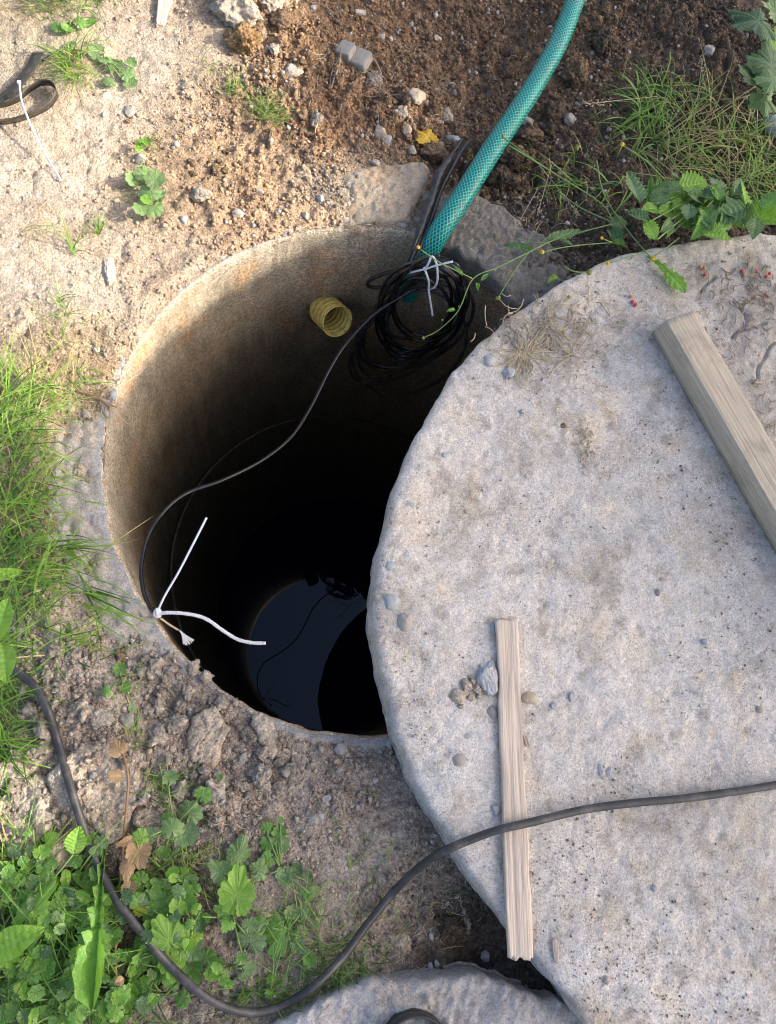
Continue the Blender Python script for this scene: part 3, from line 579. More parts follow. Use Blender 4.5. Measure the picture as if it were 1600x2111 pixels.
# earth plates at the lower left
CL = dict(st=.0026, amp=.010, rnd=.008, wob=.007, lump=.0045, rough_edge=True)
pslab('clay_clod', [(103, 1598), (129, 1567), (170, 1541), (222, 1536), (240, 1558), (258, 1567), (289, 1577), (284, 1602), (296, 1629), (281, 1665), (268, 1691), (247, 1732), (222, 1745), (205, 1722), (196, 1711), (170, 1691), (150, 1702), (139, 1696), (118, 1675), (106, 1639)], .048, .045, M['clodpale'],
      'largest pale dried clay clod, crossed by the black cable', 'clod', seed=41, **CL)
pslab('clay_clod', [(-30, 1660), (0, 1641), (31, 1624), (72, 1595), (95, 1608), (101, 1644), (113, 1680), (100, 1709), (77, 1730), (64, 1762), (60, 1800), (36, 1783), (10, 1742), (-30, 1730)], .045, .042, M['clodpale'],
      'pale clay clod at the left edge beside the largest one', 'clod', seed=43, **CL)
pslab('clay_clod', [(-20, 1572), (10, 1570), (31, 1566), (57, 1588), (50, 1600), (36, 1608), (18, 1624), (-20, 1622)], .05, .042, M['clodpale'],
      'small sunlit clay clod at the left edge above the pale clods', 'clod', seed=45, **CL)
pslab('clay_clod', [(83, 1736), (104, 1716), (119, 1708), (149, 1727), (154, 1750), (160, 1773), (150, 1790), (129, 1794), (108, 1812), (93, 1806), (68, 1804), (70, 1765)], .042, .04, M['clodpale'],
      'cracked clay clod just above the lower left green leaves', 'clod', seed=47, **CL)
pslab('clay_clod', [(272, 1680), (284, 1662), (300, 1657), (330, 1675), (326, 1690), (314, 1698), (290, 1706), (276, 1700)], .034, .034, M['clod'],
      'rounded grey clod at the right side of the largest clay clod', 'clod', seed=49, **CL)
pslab('soil_clod', [(140, 1372), (155, 1356), (172, 1362), (196, 1345), (203, 1368), (214, 1392), (212, 1415), (206, 1438), (190, 1450), (175, 1469), (150, 1460), (129, 1464), (118, 1430), (113, 1407)], .028, .028, M['clod'],
      'tall crumbly soil clod beside the bend of the black cable near the left grass', 'clod', st=.0026, amp=.018, rnd=.010, wob=.012, lump=.010, rough_edge=True, seed=51)
pslab('soil_clod', [(387, 1510), (402, 1479), (420, 1468), (443, 1456), (452, 1475), (459, 1495), (474, 1500), (466, 1522), (454, 1546), (450, 1565), (438, 1582), (415, 1575), (392, 1577), (379, 1546)], .026, .026, M['clodpale'],
      'rough flat grey clod lying below the lower left well rim', 'clod', st=.0026, amp=.006, rnd=.006, wob=.006, lump=.0045, rough_edge=True, seed=53)
pslab('soil_clod', [(521, 1474), (540, 1470), (562, 1484), (566, 1500), (574, 1515), (566, 1530), (570, 1546), (562, 1564), (550, 1560), (547, 1546), (533, 1530), (531, 1512), (519, 1495)], .022, .022, M['clodpale'],
      'irregular knobbly clod on the bottom rim of the well', 'clod', st=.0026, amp=.006, rnd=.006, wob=.006, lump=.0045, rough_edge=True, seed=55)

# ------------------------------------------------------------------ stones
def stone_mesh(name, sx, sy, sz, seed, mt, sub=3, rough=.12, ang=0.0, cuts=4):
    V, F = ICO[sub]; V = V.copy(); r = np.random.default_rng(seed)
    for _ in range(cuts):
        n = r.normal(size=3); n /= np.linalg.norm(n); d = r.uniform(.5, .85); k = V @ n - d; V = V - np.clip(k, 0, None)[:, None] * n * (.6 + .4 * ang)
    V = V * (1 + rough * vn3(V * 1.7 + seed, seed) - rough * .8 * np.abs(vn3(V * 3.1 + seed, seed + 1)) + rough * .45 * vn3(V * 7 + seed, seed + 2) + rough * .35 * vn3(V * 14 + seed, seed + 3) * (sub > 2))[:, None]
    V = V * [sx / 2, sy / 2, sz / 2]; V[:, 2] -= V[:, 2].min(); return mesh(name, V, F, mt)
def pxm(px, py, z=0): return float(np.linalg.norm(Pz(px, py, z) - CAM) / (FOC * 2111))
ST_L = [ # px, py, w, h (photo px), material, name, label, on ('g' ground, 's' slab), angularity, flatness
 (495, 32, 88, 78, 'clodpale', 'rock', 'large flat greyish brown rock at the top edge left of centre', 'g', .4, .5),
 (558, 12, 66, 52, 'clodpale', 'rock', 'pale knobbly rock at the top edge right of the largest rock', 'g', .3, .6),
 (503, 92, 52, 50, 'clodorange', 'rock', 'round ochre rock caked with orange soil below the largest rock', 'g', .1, .8),
 (580, 52, 34, 34, 'clodbrown', 'clod', 'dark brown clod below the pale knobbly rock', 'g', .1, .8),
 (603, 150, 38, 26, 'pebpale', 'stone', 'pinkish grey stone lying in the brown soil left of the two grey blocks', 'g', .5, .5),
 (652, 250, 22, 34, 'clod', 'stone', 'oblong grey stone left of the reddish soil heap', 'g', .3, .6), (775, 168, 38, 32, 'clod', 'stone', 'grey stone just below the two grey blocks', 'g', .6, .5),
 (935, 184, 26, 34, 'pebpale', 'stone', 'whitish angular stone left of the green hose middle', 'g', .6, .6), (858, 203, 38, 28, 'pebtan', 'stone', 'wide tan stone above the yellow leaf', 'g', .4, .6),
 (880, 216, 22, 18, 'pebtan', 'stone', 'small orange tan stone between wide tan stone and yellow leaf', 'g', .3, .7), (921, 239, 24, 32, 'clodpale', 'stone', 'upright grey beige stone above the yellow leaf tip', 'g', .3, .7),
 (838, 268, 22, 26, 'pebtan', 'stone', 'tan stone directly left of the yellow leaf', 'g', .3, .7), (827, 240, 28, 30, 'clod', 'stone', 'grey rounded clod up left of the yellow leaf', 'g', .3, .7),
 (901, 252, 22, 10, 'clodpale', 'stone', 'narrow pale stone sliver above the yellow leaf', 'g', .7, .5),
 (935, 288, 32, 20, 'pebblue', 'stone', 'blue grey flat stone right of the yellow leaf', 'g', .5, .5), (910, 300, 15, 15, 'pebpale', 'stone', 'tiny whitish stone right below the yellow leaf', 'g', .4, .7),
 (851, 313, 22, 20, 'pebpale', 'stone', 'pale angular stone below the yellow leaf', 'g', .7, .6), (893, 324, 46, 36, 'clodbrown', 'clod', 'brown clod by the corner of the left concrete block', 'g', .2, .8),
 (799, 291, 20, 22, 'pebblue', 'stone', 'blue grey stone at the foot of the reddish soil heap', 'g', .6, .6), (782, 276, 30, 28, 'pebtan', 'stone', 'brownish stone on the reddish soil heap', 'g', .4, .6),
 (786, 78, 15, 12, 'pebpale', 'stone', 'small white stone in the plain brown soil at top centre', 'g', .4, .6), (900, 79, 18, 16, 'pebtan', 'stone', 'small tan stone in the plain brown soil left of the hose', 'g', .4, .6),
 (951, 81, 12, 10, 'pebpale', 'stone', 'tiny pale stone nearest the upper hose on its left', 'g', .4, .6), (566, 104, 18, 24, 'clodpale', 'stone', 'upright beige stone right of the orange caked rock', 'g', .4, .6),
 (645, 18, 12, 12, 'chipblue', 'stone', 'small bluish stone at the very top in the brown soil', 'g', .4, .6), (608, 3, 16, 18, 'pebtan', 'stone', 'yellowish stone at the very top edge', 'g', .3, .6),
 (801, 207, 16, 18, 'pebpale', 'stone', 'light stone above the blue grey chip in the stony patch', 'g', .5, .6), (824, 201, 14, 14, 'chipblue', 'stone', 'tiny light blue chip in the stony patch', 'g', .5, .6),
 (774, 337, 20, 16, 'pebpale', 'stone', 'pale stone lying on the edge of the left concrete block', 'g', .5, .6), (661, 410, 16, 14, 'pebblue', 'stone', 'blue grey chip left of the concrete block', 'g', .5, .6),
 (630, 445, 16, 16, 'pebpale', 'stone', 'pale chip on the orange soil above the rim', 'g', .5, .6), (535, 395, 18, 13, 'pebpale', 'stone', 'white chip by the purple tinted soil', 'g', .6, .6),
 (412, 404, 40, 30, 'clodpale', 'stone', 'pale angular stone casting a dark shadow above the well', 'g', .5, .8), (490, 442, 24, 20, 'pebpale', 'stone', 'pale grey stone up from the well rim', 'g', .4, .6),
 (380, 454, 14, 14, 'chipblue', 'stone', 'pale greenish pebble between the round leaved plant and the well', 'g', .2, .7), (363, 300, 13, 12, 'pebpale', 'stone', 'white pebble on the pale clay right of the round leaved plant', 'g', .2, .7),
 (268, 233, 20, 28, 'pebgrey', 'stone', 'grey stone in the pale clay above the round leaved plant', 'g', .4, .4), (266, 251, 12, 10, 'clodorange', 'stone', 'orange tinted crumb under the grey stone in the clay', 'g', .3, .6),
 (289, 328, 22, 26, 'pebgrey', 'stone', 'grey stone just above the round leaved plant', 'g', .3, .5), (226, 560, 26, 62, 'pebpale', 'stone', 'long pale upright stone left of the top left well rim', 'g', .4, .4),
 (200, 722, 13, 12, 'pebpale', 'stone', 'small white pebble near the left rim in the sunlit soil', 'g', .3, .6), (32, 795, 30, 26, 'pebpale', 'stone', 'whitish stone at the edge of the left grass', 'g', .3, .4),
 (142, 980, 13, 10, 'pebpale', 'stone', 'white chip on the soil between grass and left rim', 'g', .6, .5), (142, 1075, 12, 10, 'chipblue', 'stone', 'bluish white chip below the white chip beside the left grass', 'g', .6, .5),
 (233, 815, 16, 24, 'pebblue', 'pebble', 'smooth blue grey pebble set in the left edge of the rim', 'g', .1, .6), (220, 852, 22, 20, 'pebpale', 'pebble', 'pale pebble set in the left rim under the blue one', 'g', .1, .6),
 (167, 972, 26, 26, 'clodpale', 'stone', 'rounded pale concrete lump on the left rim', 'g', .2, .6), (298, 1262, 32, 26, 'pebpale', 'stone', 'squarish pale stone on the rim beside the rope knot', 'g', .5, .8),
 (298, 1341, 28, 22, 'pebblue', 'stone', 'curved grey green stone chip left of the lower rim', 'g', .7, .5), (398, 1377, 26, 30, 'clodpale', 'stone', 'upper of two rounded pale stones on the lower left rim', 'g', .3, .6),
 (424, 1394, 30, 22, 'clodpale', 'stone', 'lower of two rounded pale stones on the lower left rim', 'g', .3, .6), (337, 1364, 24, 22, 'clodpale', 'stone', 'pale lump below the curved grey green chip', 'g', .3, .7),
 (337, 1386, 12, 12, 'pebpale', 'stone', 'tiny white stone under the pale lump', 'g', .4, .6), (349, 1353, 18, 16, 'clod', 'stone', 'small grey lump next to the pale lump near the lower rim', 'g', .3, .7),
 (260, 1488, 28, 32, 'pebgrey', 'stone', 'grey stone beside small yellowish grass in the crumbly soil', 'g', .3, .7), (250, 1355, 26, 34, 'clodbrown', 'stone', 'reddish brown stone left of the curved grey green chip', 'g', .4, .7),
 (500, 1563, 20, 20, 'pebgrey', 'stone', 'small grey stone between the two rough clods', 'g', .3, .6), (205, 1480, 60, 34, 'clodpale', 'clod', 'wide beige clod at the upper edge of the largest clay clod', 'g', .3, .6),
 (449, 1632, 30, 26, 'pebgrey', 'stone', 'light grey stone right of the dusty small leaves', 'g', .4, .7), (421, 1590, 26, 18, 'clod', 'stone', 'grey crumb under the rough flat clod', 'g', .4, .7),
 (673, 1646, 24, 20, 'pebgrey', 'stone', 'angular grey stone in the soil left of the dark burrow hole', 'g', .6, .6), (660, 1682, 14, 16, 'chipblue', 'stone', 'pale violet chip below the angular grey stone', 'g', .7, .6),
 (645, 1690, 22, 20, 'pebgrey', 'stone', 'round dull grey stone left of the violet chip', 'g', .2, .6), (703, 1545, 34, 22, 'pebgrey', 'stone', 'grey stone just under the bottom rim', 'g', .4, .6),
 (716, 1556, 12, 12, 'pebpale', 'stone', 'white speck of stone under the bottom rim', 'g', .4, .6), (822, 1940, 44, 52, 'clodpale', 'clod', 'grey brown clod right of the cable below the bare earth', 'g', .4, .5),
 (924, 1912, 62, 40, 'cloddark', 'clod', 'dark wet clod in the hollow under the lid edge', 'g', .2, .8), (958, 1905, 22, 34, 'clod', 'clod', 'small brown clod leaning on the dark wet clod', 'g', .4, .7),
 (889, 1930, 10, 14, 'chipblue', 'stone', 'white blue chip left of the dark wet clod', 'g', .6, .6), (999, 1970, 22, 22, 'chipblue', 'stone', 'blue grey chip in the dark hollow near the lath end', 'g', .6, .5),
 (900, 1987, 12, 14, 'chipblue', 'stone', 'right one of two pale chips at the bottom of the hollow', 'g', .6, .6), (888, 1993, 10, 18, 'chipblue', 'stone', 'left one of two pale chips at the bottom of the hollow', 'g', .6, .6),
 (1086, 253, 26, 20, 'pebgrey', 'stone', 'light grey stone right of the hose beside larger clods', 'g', .4, .7), (1173, 249, 22, 22, 'pebgrey', 'stone', 'round grey stone left of the tall grass tuft', 'g', .2, .7),
 (1180, 165, 42, 52, 'clodbrown', 'clod', 'large reddish brown clod right of the hose', 'g', .2, .8), (1245, 95, 40, 46, 'cloddark', 'clod', 'dark brown clod highest right of the hose', 'g', .2, .7),
 (1143, 232, 40, 30, 'cloddark', 'clod', 'dark clod under the reddish brown clod', 'g', .2, .8), (1048, 335, 54, 48, 'cloddark', 'clod', 'big dark clod right beside the hose', 'g', .2, .9),
 (1030, 372, 50, 46, 'cloddark', 'clod', 'second big dark clod closer to the rim beside the hose', 'g', .2, .9), (1072, 318, 26, 26, 'clodorange', 'clod', 'ochre clod at the right of the big dark clod', 'g', .2, .8),
 (1090, 285, 46, 34, 'clodbrown', 'clod', 'brown clod above the big dark clod beside the hose', 'g', .2, .8), (1130, 270, 24, 26, 'cloddark', 'clod', 'dark small clod among the clods right of the hose', 'g', .2, .8),
 (1457, 105, 24, 26, 'pebgrey', 'stone', 'grey stone in dark soil left of the large lobed leaves', 'g', .4, .6), (1494, 222, 30, 22, 'cloddark', 'stone', 'dark round stone under the lobed leaves', 'g', .2, .6), (1593, 270, 30, 44, 'pebblue', 'stone', 'bluish stone at the right edge by the grass', 'g', .2, .8),
 (1010, 745, 28, 28, 'pebblue', 'pebble', 'round blue grey pebble on the lid beside dry roots', 's', .05, .5), (1048, 767, 28, 26, 'chipblue', 'stone', 'angular pale blue stone beside the round pebble on the lid', 's', .6, .6),
 (803, 1168, 28, 26, 'pebblue', 'pebble', 'uppermost blue grey pebble on the left edge of the lid', 's', .05, .5), (803, 1193, 26, 14, 'pebtan', 'pebble', 'flush tan pebble directly under the uppermost edge pebble', 's', .05, .2),
 (808, 1240, 36, 32, 'pebblue', 'pebble', 'largest light blue pebble on the left edge of the lid', 's', .2, .45), (835, 1283, 32, 38, 'pebgrey', 'pebble', 'grey beige oval pebble lowest of the three at the lid edge', 's', .05, .6),
 (1018, 1297, 16, 28, 'pebblue', 'pebble', 'blue grey pebble half hidden at the top of the lath', 's', .1, .5), (1003, 1397, 44, 76, 'chipblue', 'stone', 'long triangular light blue stone chip left of the lath', 's', .8, .45),
 (1016, 1467, 24, 36, 'pebgrey', 'pebble', 'flat oval grey pebble touching the left side of the lath', 's', .1, .4), (1092, 1440, 34, 28, 'pebtan', 'pebble', 'tan pebble on the right side of the lath', 's', .1, .35),
 (1180, 1437, 15, 18, 'chipblue', 'stone', 'small dark blue chip on the lid right of the tan pebble', 's', .7, .5), (1248, 1431, 16, 12, 'chipblue', 'stone', 'rightmost small blue chip level with the tan pebble', 's', .7, .5),
 (1141, 1454, 16, 14, 'chipblue', 'stone', 'small blue chip nearest the tan pebble', 's', .6, .5), (962, 1518, 22, 16, 'pebblue', 'pebble', 'small flush blue pebble on the lid below the mud clod', 's', .1, .25),
 (946, 1566, 30, 26, 'pebgrey', 'pebble', 'flush grey green pebble on the lid left of the lath', 's', .1, .25), (1022, 1668, 17, 22, 'chipblue', 'stone', 'bluish stone at the left of the lath just above the cable', 's', .4, .5),
 (1239, 1588, 14, 22, 'chipblue', 'stone', 'left piece of the cracked blue stone in the lid', 's', .5, .3), (1256, 1590, 16, 18, 'chipblue', 'stone', 'right piece of the cracked blue stone in the lid', 's', .5, .3), (1244, 1604, 12, 10, 'chipblue', 'stone', 'bottom piece of the cracked blue stone in the lid', 's', .5, .3),
 (1365, 1195, 17, 9, 'pebpale', 'stone', 'white sliver of stone in the middle of the lid', 's', .5, .5), (1355, 1222, 14, 14, 'pebgrey', 'stone', 'dark pebble below the white sliver on the lid', 's', .3, .5), (845, 1040, 26, 18, 'pebblue', 'pebble', 'flush pale pebble on the upper left of the lid edge', 's', .1, .2),
 (963, 1055, 15, 12, 'pebpale', 'stone', 'tiny tan white stone near the sunlit looking patch of the lid', 's', .2, .4), (918, 938, 13, 11, 'chipblue', 'stone', 'tiny blue chip on the upper left of the lid', 's', .5, .5), (1077, 850, 13, 11, 'chipblue', 'stone', 'tiny blue chip under the dry roots', 's', .5, .5),
 (1161, 878, 12, 12, 'clodorange', 'stone', 'tiny orange crumb on the lid above the dry plume', 's', .3, .5), (1350, 1830, 18, 14, 'chipblue', 'stone', 'grey chip on the lid below the cable', 's', .4, .4), (1252, 2022, 14, 12, 'pebpale', 'stone', 'pale pebble on the lower part of the lid', 's', .2, .4),
 (1452, 1323, 14, 14, 'chipblue', 'stone', 'faint blue chip at the right of the lid', 's', .3, .4), (1565, 1462, 14, 12, 'pebpale', 'stone', 'pale round stone by the right edge on the lid', 's', .2, .4), (1562, 790, 24, 12, 'clodpale', 'stone', 'beige lump on the dried mud right of the beam', 's', .3, .6),
 (1353, 690, 13, 13, 'clod', 'stone', 'round crumb touching the end of the beam', 's', .2, .8)]
for i, (px, py, w, h, mt, nm, lb, on, ang, flat) in enumerate(ST_L):
    s = pxm(px, py, HS if on == 's' else 0)
    p = LID(px, py) if on == 's' else G(px, py)
    sz = min(w, h) * s * (.55 + .5 * flat)
    me = stone_mesh(nm, w * s * 1.08, h * s * 1.12, sz, 500 + i, M[mt], sub=5 if max(w, h) > 40 else 4, rough=.10 if nm == 'pebble' else (.34 if 'clod' in mt else .20), ang=ang, cuts=2 if ang < .25 else 12)
    sink = (.68 if nm == 'pebble' else .5 - .25 * flat) * sz
    add(nm, me, loc=p - np.array([0, 0, sink]), label=lb, cat='clod' if 'clod' in nm else ('pebble' if nm == 'pebble' else 'stone'))
# the two cut grey blocks in the dug soil
def box_mesh(name, sx, sy, sz, mt, seed=0, bev=.12, sub=6):
    V, F = ICO[4]; V = V.copy(); V = np.sign(V) * np.abs(V)**.22; V = V / np.abs(V).max(); V = V + .03 * vn3(V * 2 + seed, seed)[:, None] * V
    V = V * [sx / 2, sy / 2, sz / 2]; V[:, 2] -= V[:, 2].min(); return mesh(name, V, F, mt)
for px, py, w, h, a, lb in ((742, 128, 40, 34, -32, 'larger of two shiny grey cut blocks in the dug soil'), (715, 111, 28, 28, -30, 'smaller shiny grey cut block beside the larger one')):
    s = pxm(px, py); o = add('stone_block', box_mesh('stone_block', w * s, h * s, .022, M['pebgrey'], px), loc=G(px, py) - [0, 0, .004], label=lb, cat='stone'); o.rotation_euler = (.15, -.2, radians(a))
# dried mud lump with pieces on the lid
ml = empty('mud_lump', LID(958, 1430), label='crumbled brown dried mud lump on the lid left of the lath', cat='mud lump')
for i, (px, py, w, h) in enumerate([(945, 1438, 40, 36), (962, 1412, 26, 24), (975, 1403, 22, 20), (983, 1420, 24, 26), (970, 1440, 20, 18), (955, 1405, 18, 14), (960, 1428, 18, 18), (985, 1436, 12, 12), (968, 1396, 12, 10), (950, 1456, 14, 10), (993, 1408, 10, 10)]):
    s = pxm(px, py, HS); p = LID(px, py) - np.array(ml.location); add('mud_piece', stone_mesh('mud_piece', w * s, h * s, 10 * s + .2 * w * s, 900 + i, M['clodpale'] if i != 0 else M['clodpale'], rough=.22, cuts=8, ang=.6), parent=ml, loc=p - [0, 0, .002])

# clods of the two crumbly heaps, one object each, sharing ten meshes
protos = [stone_mesh('clod', .015, r_a * .015, r_b * .015, 700 + i, M['clod'], sub=4, rough=.42, cuts=7) for i, (r_a, r_b) in enumerate([(.8, .7), (.9, .6), (.7, .6), (1, .8), (.85, .75)])]
protob = [stone_mesh('clod', .015, r_a * .015, r_b * .015, 720 + i, M['clodbrown'], sub=4, rough=.42, cuts=7) for i, (r_a, r_b) in enumerate([(.8, .7), (.9, .6), (.7, .6), (1, .8), (.85, .75)])]
def clods(n, boxes, protos_, label, group, smin, smax, avoid=()):
    k = 0
    while k < n:
        cx, cy, rx, ry = boxes[random.randrange(len(boxes))]; px = random.gauss(cx, rx / 1.7); py = random.gauss(cy, ry / 1.7)
        p = Pz(px, py)
        if math.hypot(p[0], p[1]) < R + .02: continue
        s = smin * (smax / smin)**(random.random()**1.8); z = float(gz(p[0], p[1])[0])
        o = add('soil_clod', protos_[k % len(protos_)], loc=(p[0], p[1], z - .22 * s), label=label, cat='clod', group=group); o.scale = (s / .015,) * 3; o.rotation_euler = (0, 0, random.uniform(0, 6.28)); k += 1
clods(190, [(140, 1400, 60, 60), (110, 1450, 40, 60), (380, 1440, 70, 50), (350, 1500, 60, 40), (330, 1380, 60, 30), (180, 1480, 60, 30), (520, 1600, 70, 40), (420, 1610, 60, 30)], protos,
      'small grey brown clod in the crumbly soil outside the lower left well rim', 'clods in the crumbly soil around the lower left rim', .009, .036)
clods(150, [(1130, 230, 60, 70), (1000, 90, 80, 60), (1180, 130, 70, 60), (850, 200, 50, 35), (820, 260, 60, 35), (720, 190, 60, 50), (560, 130, 60, 60), (640, 300, 50, 40), (1090, 300, 45, 50), (1060, 360, 40, 30), (920, 300, 30, 20), (440, 350, 50, 40)], protob,
      'small brown clod in the dug soil above the well', 'clods in the dug brown soil', .008, .022)

ORD = ['nearest', 'second', 'third', 'fourth', 'fifth', 'sixth', 'seventh', 'eighth', 'ninth', 'tenth', 'eleventh', 'twelfth', 'thirteenth', 'fourteenth', 'fifteenth', 'sixteenth', 'seventeenth', 'eighteenth', 'nineteenth', 'twentieth', 'outermost']
def single_out(objs, marks, noun):
    buckets = {}
    for o in objs:
        px, py = proj(np.array(o.location)); m = min(marks, key=lambda q: math.hypot(px - q[0], py - q[1])); dx, dy = px - m[0], py - m[1]
        d = ('right of' if dx > 0 else 'left of') if abs(dx) > abs(dy) else ('below' if dy > 0 else 'above'); buckets.setdefault((m[2], d), []).append((math.hypot(dx, dy), o))
    for (m, d), l in buckets.items():
        for k, (_, o) in enumerate(sorted(l, key=lambda q: q[0])): o['label'] = '%s %s, %s one %s %s' % ('small' if o.scale[0] < 1 else 'larger', noun, ORD[min(k, 20)], d, m) if k else '%s %s %s %s, nearest of its kind' % ('small' if o.scale[0] < 1 else 'larger', noun, {'right of': 'at the right of', 'left of': 'at the left of', 'above': 'above', 'below': 'below'}[d], m)
single_out([o for o in bpy.data.objects if o.get('group') == 'clods in the crumbly soil around the lower left rim'], [(425, 1520, 'the rough flat clod'), (547, 1515, 'the knobbly rim clod'), (165, 1410, 'the tall crumbly clod'), (298, 1341, 'the curved stone chip'), (200, 1640, 'the largest clay clod'), (411, 1385, 'the pale stone pair'), (260, 1488, 'the small grey stone'), (673, 1646, 'the angular grey stone'), (449, 1632, 'the light grey stone'), (100, 1468, 'the black cable bend'), (350, 1440, 'the crumbly soil centre'), (540, 1620, 'the lower soil patch')], 'grey clod')
single_out([o for o in bpy.data.objects if o.get('group') == 'clods in the dug brown soil'], [(728, 120, 'the two cut blocks'), (876, 277, 'the yellow leaf'), (495, 60, 'the largest rock'), (603, 150, 'the pinkish grey stone'), (652, 250, 'the oblong grey stone'), (785, 280, 'the reddish heap stones'), (935, 184, 'the whitish angular stone'), (1048, 350, 'the big dark clods'), (1180, 165, 'the large reddish clod'), (1000, 90, 'the upper hose'), (1173, 249, 'the round grey stone'), (412, 404, 'the pale angular stone'), (720, 400, 'the left concrete block')], 'brown clod')

# crumbs: far too many to count
def crumbs(name, P3, S, colr, mt, seed, sub=1):
    V, F = ICO[sub]; r = np.random.default_rng(seed); n = len(P3); nv = len(V)
    W = V[None] * (1 + .35 * r.uniform(-1, 1, (n, nv, 1)) * (1 if sub == 1 else .6)); W = W * r.uniform(.6, 1.15, (n, 1, 3)); W[..., 2] *= .8
    a = r.uniform(0, 2 * pi, n); ca, sa = np.cos(a)[:, None], np.sin(a)[:, None]
    x = W[..., 0] * ca - W[..., 1] * sa; y = W[..., 0] * sa + W[..., 1] * ca
    W = np.stack([x, y, W[..., 2]], -1) * S[:, None, None] * .5 + P3[:, None] + np.array([0, 0, 1]) * (S * .18)[:, None, None]
    Fa = (F[None] + (np.arange(n) * nv)[:, None, None]).reshape(-1, 3)
    return mesh(name, W.reshape(-1, 3), Fa, mt, col=np.repeat(colr, nv, 0), smooth=False)
N = 230000
cx_ = rng.uniform(-.78, 1.12, N); cy_ = rng.uniform(-1.0, 1.3, N)
cc, _, dd = gfield(cx_, cy_); zz = gz(cx_, cy_); pxs = proj(np.stack([cx_, cy_, zz], 1))
lidd = np.zeros(N, bool)
for a, b in zip(lidp, np.roll(lidp, -1, 0)):
    m_ = (a[1] > cy_) != (b[1] > cy_); lidd ^= m_ & (cx_ < a[0] + (cy_ - a[1]) * (b[0] - a[0]) / (b[1] - a[1] + 1e-12))
inl = ~lidd & (np.hypot(cx_, cy_) > ringR(np.arctan2(cy_, cx_)) + .004 + .7 * gapf(cx_, cy_)) & (rng.uniform(0, 2.0, N) < dd * (.35 + 1.1 * (fbm2(cx_, cy_, 11, 3, 55) + .45))) & (pxs[0] > -60) & (pxs[0] < 1660) & (pxs[1] > -60) & (pxs[1] < 2170)
cx_, cy_, zz, cc, dd = cx_[inl], cy_[inl], zz[inl], cc[inl], dd[inl]
S_ = .0019 * (1 - rng.uniform(0, 1, len(cx_)))**(-.55); S_ = np.clip(S_, .0019, .010) * (.75 + .25 * np.clip(dd, 0, 1.5)); print('crumbs', len(S_))
v_ = rng.uniform(.7, 1.6, (len(cx_), 1)); pale = rng.uniform(0, 1, len(cx_)) < .07
cc = cc * v_; cc[pale] = np.array([.5, .47, .43]) * rng.uniform(.7, 1.2, (pale.sum(), 1))
add('soil_crumbs', crumbs('soil_crumbs', np.stack([cx_, cy_, zz], 1), S_, cc, M['crumb'], 5), kind='stuff', label='loose soil crumbs and fine gravel scattered over the ground', cat='gravel')
N = 26000
px_ = rng.uniform(770, 1620, N); py_ = rng.uniform(490, 2120, N); g_ = Pz(px_, py_, HS)
dl = np.full(N, False)
lb2 = np.roll(lidp, -1, 0)
for a, b in zip(lidp, lb2):
    m_ = (a[1] > g_[:, 1]) != (b[1] > g_[:, 1]); xi = a[0] + (g_[:, 1] - a[1]) * (b[0] - a[0]) / (b[1] - a[1] + 1e-12); dl ^= m_ & (g_[:, 0] < xi)
dm = rng.uniform(0, 1, N) < np.clip(.25 + .9 * fbm2(g_[:, 0], g_[:, 1], 7, 4, 66) + .8 * np.exp(-((px_ - 1130) / 160)**2 - ((py_ - 690) / 90)**2) + .8 * np.exp(-((px_ - 1530) / 100)**2 - ((py_ - 620) / 150)**2), 0, 1)
g_ = g_[dl & dm]; g_[:, 2] = HS + lidz(g_[:, 0], g_[:, 1]) + .0022 * 0
S_ = np.clip(.0011 * (1 - rng.uniform(0, 1, len(g_)))**(-.42), .0011, .0042)
gc = np.array([.40, .35, .28]) * rng.uniform(.35, 1.6, (len(g_), 1))
add('grit', crumbs('grit', g_, S_, gc, M['crumb'], 6), kind='stuff', label='fine sand and grit strewn over the concrete lid', cat='grit')

# ------------------------------------------------------------------ hose, cables, coil, pipes
def hosept(px, py, z): return Pz(px, py, z)
hp = [hosept(1560, -900, .04), hosept(1420, -560, .04), hosept(1300, -300, .04), hosept(1235, -120, .05), hosept(1190, -10, .045), hosept(1150, 90, .045), hosept(1093, 190, .045), hosept(1020, 300, .045), hosept(962, 392, .045), hosept(905, 480, .03), Wl(864, 552, .040), Wl(848, 585, .026), Wl(842, 606, .022)]
hb = empty('green_hose', hp[4], label='thick green hose with woven diamond braid running down into the well', cat='hose')
me = tube('hose_tube', hp, .0215, M['hose'], seg=28, step=.008, cap=False); me_o = add('hose_tube', me, parent=hb); me_o.location = -hb.location
M['hosein'] = plain('hose_inside', (.01, .02, .02), .6)
e = tube('hose_end', [hp[-1], hp[-1] + (hp[-2] - hp[-1]) * .3], .0185, M['hosein'], seg=20, step=.01); e_o = add('hose_end', e, parent=hb); e_o.location = -hb.location

